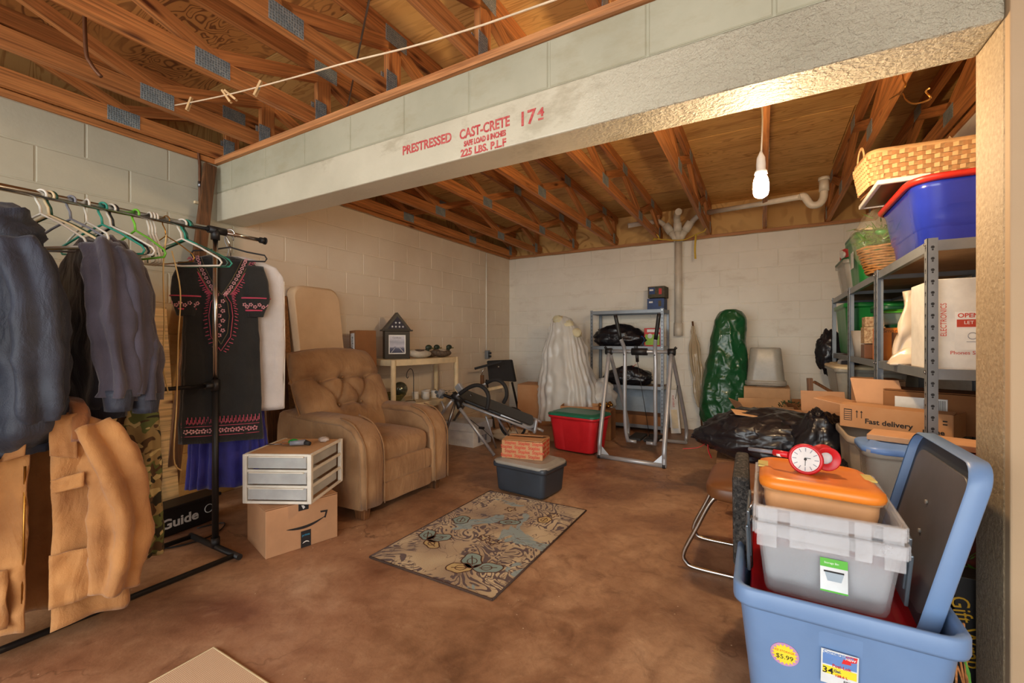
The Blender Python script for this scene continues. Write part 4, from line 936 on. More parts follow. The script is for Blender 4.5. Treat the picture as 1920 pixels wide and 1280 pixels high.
Wb(MB().tube([hub+V(-.03,-.02,.04), hub+V(.05,.03,-.05)], .035, 12), 'hinge', M['black'])
def leg(a, b_, r=.014, mat='silver', name='leg'): Wb(MB().tube([a, b_], r, 10), name, M[mat])
leg(hub, q(862, 765, 3.40), .026, 'black', 'leg_sleeve'); leg(q(862, 765, 3.40), fl(927, 856)*1.0+V(-.0,.0,.014), .016)
leg(hub, q(832, 822, 3.3)+V(0,0,-.0), .014, 'steel'); leg(q(848, 750, 3.40), q(812, 795, 3.45), .014)
leg(hub+V(0,.25,0), fl(828, 824)+V(0,0,.014), .014, 'steel')
leg(q(911, 780, 3.6), fl(930, 842)+V(0,0,.012), .009); leg(q(932, 782, 3.7), fl(960, 828)+V(0,0,.012), .010); leg(q(948, 788, 3.9), fl(966, 822)+V(0,0,.01), .006, 'brass')
def loop(pts, Y, r=.019):
    P_ = smoothpts([q(x, y, Y) for x, y in pts], 5); Wb(MB().tube(P_, r, 10), 'foam_handle', M['rubber']); Wb(MB().tube([P_[0], P_[0]+(P_[0]-P_[2]).normalized()*.06], .012, 8), 'handle_tube', M['silver'])
loop([(862, 738), (880, 726), (897, 722), (910, 730), (916, 745), (913, 768)], 3.40); loop([(912, 718), (925, 712), (938, 714), (948, 726), (950, 742), (944, 755)], 3.72)
Wb(MB().box((0,0,0), (.05,.05,.08), M=Matrix.Translation(q(826, 738, 3.35)) @ Matrix.Rotation(.6, 4, 'Y')), 'ankle_bracket', M['silver'], bevel=.006)
for x, y in ((818,735), (821,742), (829,744)): Wb(MB().tube([q(x,y,3.32), q(x,y,3.36)], .017, 10), 'knob', M['black'])
Wb(MB().tube([q(826,738,3.35), q(845,745,3.42), q(856,745,3.42)], .016, 10), 'ankle_bar', M['black'])
Wb(MB().tube([q(828,752,3.35), q(833,765,3.35), q(831,772,3.35)], .010, 8), 'ankle_tube', M['silver'])
Wb(MB().box((0,0,0), (.07,.04,.09), M=Matrix.Translation(q(862, 728, 3.55)) @ Matrix.Rotation(-.7, 4, 'Y')), 'hinge_plate', M['silver'], bevel=.006)
for px_ in (0, 1): Wb(MB().tube([L1+side*(.03+.26*px_)+V(0,0,-.015), L1+side*(.03+.26*px_)+dirb*.09+V(0,0,-.02)], .014, 10), 'end_tube', M['silver'])
Wb(MB().tube(smoothpts([q(980,796,3.7), q(992,801,3.7), q(1002,797,3.7), q(1006,786,3.7), q(1002,812,3.68)], 4), .016, 10), 'end_bracket', M['silver'])
Wb(MB().hexa([q(936,775,3.62), q(972,790,3.66), q(976,793,3.66), q(938,779,3.62), q(938,773,3.72), q(975,788,3.76), q(978,790,3.76), q(940,777,3.72)]), 'underside_plate', M['silver'])
Wb(MB().tube([q(880,785,3.5), q(903,803,3.55)], .0035, 6).box(tuple(q(903,802,3.55)), (.05,.03,.02)).tube([q(905,804,3.55), q(922,820,3.6)], .003, 6), 'tether_strap', M['black'])
# black folding chair / lounge pieces in the corner, carton
t = thing('folded_chair', 'black folded chair propped in the corner below the wall outlet', 'chair', (-3.0, 5.0, 0))
def Wc(b, n, m, **k): return b.build(n, m, t, world=True, **k)
a0, a1, a2, a3 = q(912,676,4.9), q(958,674,5.1), q(966,716,5.05), q(916,712,4.85)
Wc(MB().hexa([a3, a2, a2+V(0,.05,0), a3+V(0,.05,0), a0, a1, a1+V(0,.05,0), a0+V(0,.05,0)]), 'backrest', M['rubber'], bevel=.012)
Wc(MB().beam(q(890,691,4.6), q(942,677,4.75), .035, .03), 'armrest', M['rubber'], bevel=.005)
Wc(MB().tube(smoothpts([q(903,702,4.65), q(905,695,4.65), q(910,690,4.68)], 3), .008, 8), 'arm_tube', M['chrome'])
Wc(MB().tube([q(904,703,4.65), q(904,722,4.65)], .025, 10), 'arm_sleeve', M['board'])
Wc(MB().beam(q(915,730,4.5), q(944,724,4.7), .04, .035), 'seat_rail', M['cream'], bevel=.004); Wc(MB().beam(q(912,712,4.9), V(-2.96,4.7,.0), .02, .02), 'leg', M['black']); Wc(MB().beam(q(960,716,5.0), V(-2.7,4.95,.0), .02, .02), 'leg', M['black'])
Wc(MB().blob(q(937,676,4.9)+V(0,-.03,-.08), (.012,.012,.012)), 'rivet', M['chrome'])
carton('plain_carton', 'plain brown carton in the corner beside the plastic shrouded bundle', (-2.55, 5.05, 0), .1, .36, .36, .56, 'card')
carton('flat_carton', 'low open brown carton under the exercise bench', (-2.1, 4.55, 0), .35, .42, .3, .16, 'carddark', open_=True)
b = MB()
t = thing('rag_heap', 'heap of pale rags on the floor behind the white file box', 'rags', (-2.45, 4.25, 0))
MB().blob((0,0,.05), (.24,.16,.07), lambda d, p: V(p.x, p.y, max(-.05, p.z))*(1+.35*nz(d.x, d.y, d.z, 3)+.12*nz(d.x, d.y, d.z, 9)), 40, 18).build('cloth', M['foam'], t)
t = thing('spoked_wheel', 'small black spoked wheel standing behind the exercise bench', 'wheel', (-2.35, 4.10, .22))
MB().tube([V(.0+.16*math.cos(a*math.pi/16), 0, .16*math.sin(a*math.pi/16)) for a in range(32)], .014, 8, closed=True).build('tyre', M['rubber'], t)
for k in range(6): MB().tube([(0,0,0), (.15*math.cos(k*math.pi/3), 0, .15*math.sin(k*math.pi/3))], .004, 5).build('spoke', M['steel'], t)
MB().tube([(0,-.025,0), (0,.025,0)], .02, 10).build('hub', M['black'], t)
# ================================================================== BACK WALL AND RIGHT SIDE
P('redplastic', (206, 36, 44), .35, col2=(188, 26, 36)); P('greenlid', (28, 112, 84), .35); P('slate', (50, 57, 66), .42); P('greylid', (156, 150, 140), .4)
P('darkgrey', (96, 94, 96), .42); P('orange', (236, 138, 44), .35, col2=(224, 122, 34)); P('cornflower', (112, 142, 184), .4, col2=(104, 134, 176)); P('redlid', (188, 22, 34), .3)
P('frosttub', (246, 249, 255), .3, alpha=.19); P('frostrim', (248, 250, 255), .3, alpha=.26); P('cleartub', (206, 200, 186), .25, alpha=.5); P('clearpeach', (216, 160, 110), .3, alpha=.8)
P('kelly', (34, 138, 62), .35, col2=(26, 118, 50)); P('deepgreen', (18, 96, 60), .4); P('royalblue', (38, 56, 170), .22, coat=.4, col2=(32, 48, 150)); P('scarlet', (214, 48, 34), .35); P('yellowtape', (224, 206, 120), .4)
P('steelhandle', (124, 136, 146), .3, .6); P('beigetub', (176, 160, 140), .45); P('brownseat', (120, 74, 40), .4, vs=8)
P('pvc', (224, 214, 196), .35, vs=4); P('yellowstring', (216, 180, 60), .7); P('bulbbase', (236, 232, 226), .35)
def bagmat(name, col, rough=.22, coat=.5, alpha=1, rng=40, st=.7):
    m, t, b = nt(name); v = coords(t, (1,1,1)); b.inputs['Base Color'].default_value = lin(col); b.inputs['Roughness'].default_value = rough; b.inputs['Coat Weight'].default_value = coat; b.inputs['Alpha'].default_value = alpha
    n = N(t, 'ShaderNodeTexNoise', noise_type='RIDGED_MULTIFRACTAL'); n.inputs['Scale'].default_value = rng/4; n.inputs['Detail'].default_value = 3; n.inputs['Distortion'].default_value = .6; t.links.new(v, n.inputs['Vector'])
    bump(t, b, n.outputs['Fac'], st, .01); M[name] = m
bagmat('trashbag', (26, 26, 32), .34, .2, rng=80, st=.9); bagmat('greenbag', (24, 84, 46), .34, .25, rng=70, st=1.0); bagmat('cello', (226, 214, 184), .1, .8, .13); bagmat('sheeting', (232, 230, 224), .3, .3, .6, 24, .6); bagmat('wrapfilm', (206, 186, 150), .2, .6, .6, 60); bagmat('mailbag', (232, 214, 190), .3, .3, .86, 26, .5)
def ringp(w_, d, r, z, ind=0, ns=10, c=(0,0), wd=.30):
    cor = rrect(w_, d, r, z, 5, c); out = []
    for k in range(4):
        seg = cor[k*6:(k+1)*6]; nxt = cor[((k+1)*6) % 24]; out += seg
        for j in range(1, ns): out.append(seg[-1].lerp(nxt, j/ns))
    if ind:
        for i, p in enumerate(out):
            x, y = (p.x-c[0])/w_, (p.y-c[1])/d
            if abs(y) > .42 and abs(x) < wd: out[i] = p+V(0, -math.copysign(ind, y)*min(1, (wd-abs(x))/.04), 0)
            elif abs(x) > .42 and abs(y) < wd: out[i] = p+V(-math.copysign(ind, x)*min(1, (wd-abs(y))/.04), 0, 0)
    return out
def tubbody(w_, d, h, taper=.86, r=.045, rim=.012, ind=.008, th=.004, rimh=.035, wd=.30, fl_=.0):
    B = MB(); a = lambda s, z, i_=0, e=0: ringp(w_*s+e, d*s+e, r, z, i_, wd=wd)
    zs = h-rimh
    R = [a(taper, .0+.012, 0, -.02), a(taper, .012+.006, 0, -.004), a(taper+.01, .03, ind), a(taper+(.985-taper)*.5, zs*.5, ind), a(.98, zs-.03, ind), a(.985, zs-.012, 0), a(.99, zs, 0),
         a(1, zs, 0, rim*2-.004), a(1, zs+.008, 0, rim*2), a(1, h-.006, 0, rim*2), a(1, h, 0, rim*2-.008), a(1, h, 0, rim*.4), a(.985, h-.01, 0, -.004), a(.97, zs-.03, 0, -.008), a(taper, .03, 0, -.012), a(taper, .02, 0, -.02)]
    return B.loft(R)
def tublid(w_, d, z, r=.05, h=.03, e=.03, panel=.012):
    B = MB(); a = lambda s, zz, ee=0: ringp(w_+s, d+s, r+.01, z+zz, 0)
    return B.loft([a(e-.006, 0), a(e, .004), a(e, h*.55), a(e-.014, h*.8), a(-.02, h*.8), a(-.05, h*.8+panel), a(-.075, h*.8+panel), a(-.09, h*.8+panel-.004)])
def tote(name, label, loc, rz, w_, d, h, mat, lid=None, cat='storage bin', group=None, rot=None, **k):
    t = thing(name, label, cat, loc, rz, group, rot)
    tubbody(w_, d, h, **k).build('tub', M[mat], t)
    if lid: tublid(w_, d, h-.012).build('lid', M[lid], t)
    return t
# ------------------------------------------------------------------ dark tote, printed carton, red tote
c0 = V(-1.304, 2.69, 0); l0 = V(-1.706, 2.731, 0); r0 = V(-1.328, 2.975, 0)
ux = (c0-l0).normalized(); uy = V(-ux.y, ux.x, 0); ctr = c0-ux*.2+uy*.145; rzt = math.atan2(ux.y, ux.x)
tote('storage_tote', 'dark slate tote with a pale grey lid standing on the rug edge', tuple(ctr), rzt, .43, .31, .225, 'slate', 'greylid', taper=.92, r=.03, ind=0)
t = carton('printed_carton', 'small carton covered in red print on the slate tote lid', tuple(ctr+ux*(-.055)+uy*.03+V(0,0,.246)), rzt+.30, .31, .22, .135, 'card', flaps=False)
P('redprint', (204, 70, 48), .7)
for s, face in ((-1, 'f'), (1, 's')):
    for row in range(4):
        for col in range(3):
            if face == 'f': text('Staples', .034, M['redprint'], t, (-.108+.105*col+(.03 if row % 2 else 0)-.01, -.1112, .022+.031*row), (math.pi/2,0,0), 'lettering', .0003, .92, bold=.0006)
            elif col < 2: text('Staples', .034, M['redprint'], t, (.1562, -.055+.105*col, .022+.031*row), (math.pi/2,0,math.pi/2), 'lettering', .0003, .92, bold=.0006)
MB().hexa([(-.15,-.105,.133),(.15,-.105,.133),(.15,0,.135),(-.15,0,.135),(-.15,-.105,.136),(.15,-.105,.136),(.15,0,.138),(-.15,0,.138)]).build('top_flap', M['card'], t)
MB().hexa([(-.15,.105,.133),(.15,.105,.133),(.13,.0,.150),(-.13,0,.146),(-.15,.105,.136),(.15,.105,.136),(.13,0,.153),(-.13,0,.149)]).build('top_flap', M['card'], t)
tote('red_tote', 'red storage tote with a green lid on the floor before the metal rack', (-1.62, 4.19, 0), -.13, .52, .37, .37, 'redplastic', 'greenlid', taper=.84, r=.06, ind=.014, wd=.2)
# ------------------------------------------------------------------ rug and mat
def rugmat():
    m, t, b = nt('scroll_rug'); v = gpos(t, (1,1,1))
    big = noi(t, v, 1.9, 2); base = ramp(t, big, [(.36, (128, 100, 68)), (.47, (170, 142, 102)), (.56, (196, 172, 130)), (.64, (150, 122, 86))])
    n = noi(t, v, 4.6, 1.2, .4, 3.4); sw = mth(t, 'SINE', mth(t, 'MULTIPLY', n, 34)); k = ramp(t, sw, [(.30, (0,0,0,1)), (.36, (1,1,1,1))])
    reg = ramp(t, noi(t, gpos(t, (1,1.2,1)), 2.6, 2, .5, .6), [(.42, (0,0,0,1)), (.45, (1,1,1,1))])
    c = mix(t, base, lin((74, 42, 28)), mth(t, 'MULTIPLY', k, reg))
    a = N(t, 'ShaderNodeVectorMath', operation='ADD'); a.inputs[1].default_value = (3.3, 7.1, 0); t.links.new(v, a.inputs[0])
    r2 = ramp(t, noi(t, a.outputs[0], 3.4, 3, .5, 1.2), [(.62, (0,0,0,1)), (.635, (1,1,1,1))]); c = mix(t, c, lin((124, 146, 146)), mth(t, 'MULTIPLY', r2, .85))
    vein = ramp(t, mth(t, 'ABSOLUTE', mth(t, 'SUBTRACT', noi(t, a.outputs[0], 6, 2, .5, 1.5), .5)), [(.004, (1,1,1,1)), (.012, (0,0,0,1))]); c = mix(t, c, lin((96, 66, 34)), mth(t, 'MULTIPLY', vein, .8))
    t.links.new(c, b.inputs['Base Color']); b.inputs['Roughness'].default_value = .95; b.inputs['Sheen Weight'].default_value = .2
    bump(t, b, noi(t, v, 300, 2), .5, .004); return m
t = thing('scroll_rug', 'small patterned rug of brown scrolls on tan and pale blue lying on the concrete', 'rug', (-1.365, 2.13, 0), 0)
P('rugedge', (70, 50, 40), .9); P('rugblue', (138, 158, 152), .95, bs=300); P('rugbrown', (86, 52, 32), .95, bs=300); P('rugtan', (200, 172, 118), .95)
MB().box((0,0,.004), (.735,1.125,.008)).build('pile', rugmat(), t, bevel=.002)
for s in (-1, 1):
    MB().tube([(s*.37,-.565,.005), (s*.37,.565,.005)], .005, 6).build('binding', M['rugedge'], t); MB().tube([(-.37,s*.565,.005), (.37,s*.565,.005)], .005, 6).build('binding', M['rugedge'], t)
def leafmotif(cx, cy, a, L, w_, mat='rugblue'):
    d = V(math.cos(a), math.sin(a), 0); n_ = V(-d.y, d.x, 0); o = V(cx, cy, .0086); P_ = []
    for k in range(24):
        th = 2*math.pi*k/24; P_.append(o+d*(L*(.5-.5*math.cos(th)))+n_*(w_*math.sin(th)*(1+.12*math.sin(5*th))))
    b = MB(); b.add(P_, [tuple(range(24))]); b.build('leaf_motif', M[mat], t); MB().tube(P_, .0035, 4, closed=True, ry=.0012).build('motif_outline', M['rugbrown'], t)
    MB().tube([o+d*L*.2, o+d*L*.8], .003, 4, ry=.0015).tube([o+d*L*.45+n_*w_*.5*math.cos(q_)+d*w_*.6*math.sin(q_) for q_ in [i*.63 for i in range(10)]], .0025, 4, closed=True, ry=.0015).build('motif_outline', M['rugbrown'], t)
for cx, cy, a, L, w_, mt in ((.15,-.40,.55,.15,.045,'rugblue'), (.15,-.40,2.2,.15,.05,'rugblue'), (.15,-.40,3.6,.13,.045,'rugtan'), (-.24,-.28,2.2,.13,.045,'rugblue'), (-.24,-.28,.9,.14,.045,'rugblue'), (-.24,-.28,-.4,.12,.035,'rugtan'), (-.02,.12,.5,.13,.035,'rugblue'), (-.22,-.02,1.9,.12,.05,'rugblue'), (.2,.24,1.5,.10,.04,'rugtan')):
    leafmotif(cx, cy, a, L, w_, mt)
for cx, cy in ((.09,-.12), (-.06,.33), (.22,.38), (.02,-.10)):
    MB().tube([V(cx+(.030+.009*math.cos(5*k*math.pi/20))*math.cos(k*math.pi/20), cy+(.030+.009*math.cos(5*k*math.pi/20))*math.sin(k*math.pi/20), .0088) for k in range(40)], .0032, 4, closed=True, ry=.0012).build('motif_outline', M['rugbrown'], t)
    MB().blob((cx,cy,.0086), (.011,.011,.0012), None, 10, 4).build('leaf_motif', M['rugtan'], t)
def matmat():
    m, t, b = nt('woven_mat'); v = coords(t, (1,1,1), rnd=False); ch = N(t, 'ShaderNodeTexBrick'); ch.inputs['Scale'].default_value = 55; ch.inputs['Mortar Size'].default_value = .05; t.links.new(v, ch.inputs['Vector'])
    c = mix(t, lin((226, 196, 164)), lin((196, 158, 124)), ch.outputs['Fac']); t.links.new(c, b.inputs['Base Color']); b.inputs['Roughness'].default_value = .9; bump(t, b, mth(t, 'SUBTRACT', 1, ch.outputs['Fac']), .8, .006); return m
t = thing('woven_mat', 'pale cream woven mat whose corner lies on the floor near the camera', 'rug', (-1.0, .26, 0), 0)
MB().box((-.0,0,.005), (1.40,1.12,.01)).build('weave', matmat(), t, bevel=.003)
MB().tube([(-.70,-.56,.006), (-.70,.56,.006), (.70,.56,.006)], .006, 6).build('binding', M['cream'], t)
# ------------------------------------------------------------------ metal racks
P('shelfboard', (150, 120, 90), .75, col2=(128, 98, 70), vs=10)
def rack(name, label, loc, rz, w_, d, h, zs):
    t = thing(name, label, 'shelving rack', loc, rz, 'grey metal storage racks')
    slot = MB()
    k = .034; th = .003
    me = None
    for sx in (-1, 1):
        for sy in (-1, 1):
            x, y = sx*w_/2, sy*d/2
            if (sx*sy) > 0 or True:
                b = MB(); b.box((x-sx*k/2, y-sy*th/2, h/2), (k, th, h)).box((x-sx*th/2, y-sy*(k/2), h/2), (th, k-.001, h)); p = b.build('upright', M['shelfgrey'], t)
            sl = MB()
            n = int(h/.045)
            for i in range(n):
                z = .03+i*.045
                for (a, b_) in (((x-sx*k*.5, y+sy*.0006, z), 'y'), ((x+sx*.0006, y-sy*k*.5, z), 'x')):
                    for dz, r, in ((.004, .0062), (-.006, .0036)):
                        c = V(a)+V(0,0,dz); ring = [c+(V(r*math.cos(q*math.pi/3), 0, r*math.sin(q*math.pi/3)) if b_ == 'y' else V(0, r*math.cos(q*math.pi/3), r*math.sin(q*math.pi/3))) for q in range(6)]
                        sl.add(ring, [tuple(range(6))])
            sl.build('keyhole_slots', M['black'], p)['kind'] = 'stuff'
    for z in zs:
        sb = MB().box((0,0,z-.008), (w_-.012, d-.012, .014)).build('shelf_board', M['shelfboard'], t)
        for s in (-1, 1):
            MB().box((0, s*(d/2-.008), z-.015), (w_-.01, .006, .042)).box((0, s*(d/2-.016), z-.035), (w_-.01, .02, .003)).build('shelf_beam', M['shelfgrey'], t, bevel=.001)
            MB().box((s*(w_/2-.008), 0, z-.015), (.006, d-.02, .042)).build('shelf_beam', M['shelfgrey'], t, bevel=.001)
            for s2 in (-1, 1): MB().tube([(s*(w_/2-.017), s2*(d/2+.0005), z-.008), (s*(w_/2-.017), s2*(d/2+.005), z-.008)], .0055, 8).build('rivet', M['chrome'], t)
    return t
rack('metal_rack', 'grey slotted metal rack standing against the white back wall', (-1.49, 5.62, 0), 0, .915, .38, 1.50, (1.485, 1.035, .55, .075))
rack('metal_rack', 'grey slotted metal rack nearest the pillar holding the blue tub', (.785, 2.785, 0), math.pi/2, .91, .44, 1.51, (1.495, .985, .20))
rack('metal_rack', 'grey slotted metal rack between the other two along the side wall', (.785, 3.715, 0), math.pi/2, .91, .44, 1.51, (1.495, .985, .55))
rack('metal_rack', 'grey slotted metal rack farthest along the side wall under green bins', (.785, 4.645, 0), math.pi/2, .91, .44, 1.51, (1.495, .985, .60, .1))
# ------------------------------------------------------------------ trash bags
def trashbag(name, label, c, r, rz=0, mat='trashbag', knot=(1,0,0), seed=0, tie=None, amp=.16, n=56, m=34, group='plastic bags', floor=True):
    t = thing(name, label, 'bag', c, rz, group); kd = V(knot).normalized()
    def f(d, p):
        ang = math.atan2(*[d.cross(kd).dot(q) for q in ((V(0,0,1) if abs(kd.z) < .9 else V(1,0,0)), kd.cross(V(0,0,1) if abs(kd.z) < .9 else V(1,0,0)))])
        near = max(0, d.dot(kd)); s = 1+amp*(abs(nz(d.x+seed, d.y, d.z, 2.2))*1.6-.35)+amp*.45*(1-abs(nz(d.x, d.y+seed, d.z, 5))*2.4)+.022*near**2*math.sin(ang*9+seed)+.03*nz(d.x, d.y, d.z+seed, 13)
        q = p*s
        q += kd*(near**8)*max(r)*.16
        if floor: q.z = max(q.z, -r[2]*.82)
        return q
    MB().blob((0,0,r[2]*.82 if floor else 0), r, f, n, m).build('body', M[mat], t)
    kp = V(kd.x*r[0]*1.12, kd.y*r[1]*1.12, (r[2]*.82 if floor else 0)+kd.z*r[2]*1.12)
    pl = MB()
    for i in range(9):
        a = i*.7; o = kd.orthogonal().normalized(); o.rotate(Matrix.Rotation(a, 3, kd)); pl.add([kp-kd*.02, kp+kd*.02+o*.035, kp+kd*.028+o*.022+V(0,0,-.01), kp+o*.01], [(0,1,2,3)])
    pl.build('gathered_neck', M[mat], t, solid=.002)
    if tie: MB().tube(smoothpts([kp+V(*p) for p in tie[1]], 5), .007, 6, ry=.002).build('drawstring', M[tie[0]], t)
    return t
P('redtie', (222, 36, 48), .35); P('bluetie', (30, 96, 200), .35)
trashbag('trash_bag', 'black trash bag with a blue tie on the upper middle shelf of the back rack', (-1.62, 5.58, 1.037), (.31,.16,.15), .05, knot=(.9,-.5,-.2), seed=3, tie=('bluetie', [(0,0,0),(.02,-.04,.04),(.05,-.05,-.01),(.03,-.06,-.06),(.08,-.06,-.09)]))
trashbag('trash_bag', 'black trash bag with a red tie on the lower shelf of the back rack', (-1.50, 5.58, .552), (.30,.16,.115), -.05, knot=(.2,-.5,.9), seed=9, tie=('redtie', [(0,0,0),(.02,-.01,.02),(.06,-.02,.05),(.08,-.02,.06)]))
def decal(o, parent, c, d, mat, name='label'): return MB().box(c, d).build(name, M[mat], parent)
P('bluebox', (30, 62, 120), .5, col2=(20, 44, 84), vs=18); P('darkprint', (46, 56, 40), .6, col2=(96, 74, 44), vs=26); P('cerealred', (204, 52, 46), .5); P('cerealgreen', (150, 196, 60), .5)
for k, (z, mt, lab) in enumerate(((1.487, 'bluebox', 'dark blue printed carton, lower of two on top of the back rack'), (1.635, 'darkprint', 'dark printed carton with a lantern picture, upper of two on the back rack'))):
    t = carton('printed_box', lab, (-1.14+.012*k, 5.60, z), -.06*k, .20, .20, .145, mt, flaps=False, group='boxes on the back rack')
    decal(0, t, (-.05,-.1008,.085), (.07,.001,.08), 'bluebox'); decal(0, t, (-.055,-.1016,.095), (.045,.001,.02), 'label'); decal(0, t, (.05,-.1008,.075), (.035,.001,.07), 'cerealred' if k else 'darkprint', 'picture')
t = carton('snack_box', 'red and green food box standing on the upper middle shelf of the back rack', (-1.17, 5.56, 1.037), 0, .22, .09, .235, 'cerealred', flaps=False)
decal(0, t, (-.01,-.0458,.085), (.17,.001,.13), 'cerealgreen'); decal(0, t, (0,-.0462,.195), (.15,.001,.035), 'label'); MB().blob((-.04,-.046,.13), (.03,.003,.03)).blob((.04,-.046,.14), (.028,.003,.025)).build('picture', M['label'], t)
P('bluegrey', (164, 178, 190), .6)
carton('flat_pack', 'long flat brown carton on the bottom shelf of the back rack', (-1.45, 5.60, .077), 0, .78, .30, .12, 'carddark', flaps=False)
tag(MB().box((0,0,.23), (.80,.03,.46)).build('stand_in_panel', M['bluegrey'], loc=(-1.46, 5.785-.02, .08), bevel=.004), 'pale blue grey panel standing in for the wall seen behind the bottom shelf of the back rack', 'sheet')  # stand-in panel coloured like the bluish wall seen through the rack
t = thing('long_carton', 'tall white narrow carton leaning beside the back rack and drain pipe', 'box', (-.90, 5.52, 0), .0, rot=(math.radians(-7), math.radians(-6), 0))
MB().box((0,0,.26), (.11,.07,.52)).build('body', M['paperwhite'], t, bevel=.003); MB().box((0,-.036,.17), (.07,.002,.22)).build('label', M['cream'], t); text('PORTABLE', .03, M['redprint'], t, (0,-.0365,.38), (math.pi/2,math.pi/2,0), 'lettering', .0003)
# ------------------------------------------------------------------ plastic sheeted bundle
t = thing('sheeted_bundle', 'tall bundle draped in milky plastic sheeting beside the back rack', 'bundle', (-2.08, 5.0, 0), 0)
pr = [(1.41, .05, .04, -.10, 0), (1.38, .12, .09, -.08, 0), (1.25, .19, .14, -.05, 0), (.95, .27, .20, -.04, 0), (.5, .36, .26, -.0, 0), (.2, .38, .28, .02, 0), (.02, .36, .27, .02, 0)]
cloth(pr, 46, 150, .014, 21, 5, wr=.024).build('sheeting', M['sheeting'], t)
cloth([(1.36, .08, .06, -.08, 0), (1.2, .15, .11, -.05, 0), (.9, .2, .15, -.04, 0), (.05, .28, .2, 0, 0)], 20, 40, .01, 9, 15, wr=.03).build('contents', pm('shroudpale', (214, 206, 186), .7), t)
for k, (x, z) in enumerate(((-.10,1.36), (.03,1.30), (.13,1.20))): MB().blob((x,-.07,z), (.07,.06,.06), lambda d, p: p*(1+.2*nz(d.x,d.y+k,d.z,3))).build('lump', pm('pad_yellow', (224, 214, 176), .8), t)
trashbag('plastic_bundle', 'bulging milky plastic bag spilling beside the sheeted bundle', (-1.72, 5.12, .40), (.19,.17,.22), mat='sheeting', seed=21, knot=(.3,-.2,1), floor=False)
carton('small_carton', 'open tan carton behind the red tote', (-1.80, 4.70, 0), .25, .42, .30, .38, 'card', open_=True)
t = thing('toy_pile', 'jumble of small brassy parts in the gap beside the red tote', 'odds and ends', (-1.56, 4.82, 0))
MB().box((0,0,.17), (.20,.2,.34)).build('crate', M['carddark'], t, bevel=.01)
b = MB()
for k in range(16): b.blob((random.uniform(-.1,.1), random.uniform(-.08,.08), .36+random.uniform(0,.05)), (.022,.02,.02), None, 8, 6)
b.build('parts', M['brass'], t)['kind'] = 'stuff'
# ------------------------------------------------------------------ air glider
t = thing('air_glider', 'silver tube air walker exercise machine with black grips before the back rack', 'exercise machine', (-1.05, 4.45, 0))
def G(b, n, m, **k): return b.build(n, M[m], t, world=True, **k)
hl, hr = ay(1133, 664, 4.28), ay(1262, 664, 4.42); hy = 4.35; hl = V(-1.36, hy, 1.0); hr = V(-.755, hy, 1.0)
fl1, fr1, bl, br = V(-1.34, 3.99, .02), V(-.745, 3.95, .02), V(-1.34, 5.02, .02), V(-.72, 5.05, .02)
for h_, f, b_, s in ((hl, fl1, bl, -1), (hr, fr1, br, 1)):
    G(MB().tube(smoothpts([h_, f+V(0,.03,.22), f+V(0,.005,.06), f], 5), .021, 12), 'front_leg', 'silver')
    G(MB().tube(smoothpts([h_+V(0,.02,-.01), b_+V(0,-.10,.25), b_+V(0,-.02,.05), b_+V(0,-.08,0)], 5), .019, 12), 'rear_leg', 'silver')
    G(MB().tube([h_+V(-.03*s,0,0), h_+V(.035*s,0,0)], .034, 14), 'pivot_hub', 'black')
    G(MB().tube([h_+V(.03*s,.0,.03), h_+V(.045*s,0,.045)], .013, 8), 'knob', 'black')
G(MB().tube([fl1+V(-.02,0,0), fr1+V(.02,0,0)], .021, 12), 'base_tube', 'silver'); G(MB().tube([bl+V(0,-.08,0), br+V(0,-.08,0)], .019, 12), 'base_tube', 'silver')
for p in (fl1, fr1): G(MB().tube([p+V(-.012,0,-.005), p+V(.012,0,-.005)], .026, 10), 'end_cap', 'black')
for s, p in ((1, fl1), (-1, fr1)): G(MB().add([p+V(.02*s,0,.02), p+V(.10*s,0,.01), p+V(.02*s,.01,.09)], [(0,1,2)]), 'gusset', 'silver', solid=.004)
G(MB().tube([hl, hr], .017, 12), 'cross_bar', 'silver'); G(MB().tube([(-1.13,hy,1.0), (-.98,hy,1.0)], .036, 14).box((-1.09,hy,1.045), (.03,.04,.02)), 'centre_pad', 'black')
G(MB().tube([(-.78,4.8,.62), (-.74,4.6,.66), (-.73,4.42,.55)], .003, 5), 'cable', 'black')
for xx, dxx in ((-1.195, 1), (-.90, -1)):
    G(MB().tube(smoothpts([(xx-.06*dxx,hy-.14,1.36), (xx-.02*dxx,hy-.10,1.12)], 4), .0185, 12), 'hand_grip', 'black')
    G(MB().tube(smoothpts([(xx-.02*dxx,hy-.10,1.13), (xx,hy-.03,1.02), (xx+.005,hy-.03,.85), (xx,hy-.02,.55), (xx-.0*dxx,hy-.0,.28), (xx+.01*dxx,hy+.03,.13), (xx+.03*dxx,hy+.05,.10)], 5), .0185, 12), 'swing_arm', 'silver')
    G(MB().tube([(xx+.0*dxx,hy+.05,.10), (xx+.10*dxx,hy+.05,.10)], .017, 10), 'pedal_bar', 'silver')
    G(MB().box((xx+.07*dxx, hy+.22, .115), (.13,.30,.03)), 'foot_pad', 'rubber', bevel=.01)
    for z in (1.05, .97): G(MB().blob((xx, hy-.052, z), (.006,.006,.006), None, 8, 6), 'bolt', 'black')
G(MB().tube([(-1.08,hy,.98), (-1.08,hy+.02,.90)], .016, 8).tube([(-1.08,hy+.02,.9), (-1.0,hy+.2,.12)], .003, 5), 'damper_cord', 'black')
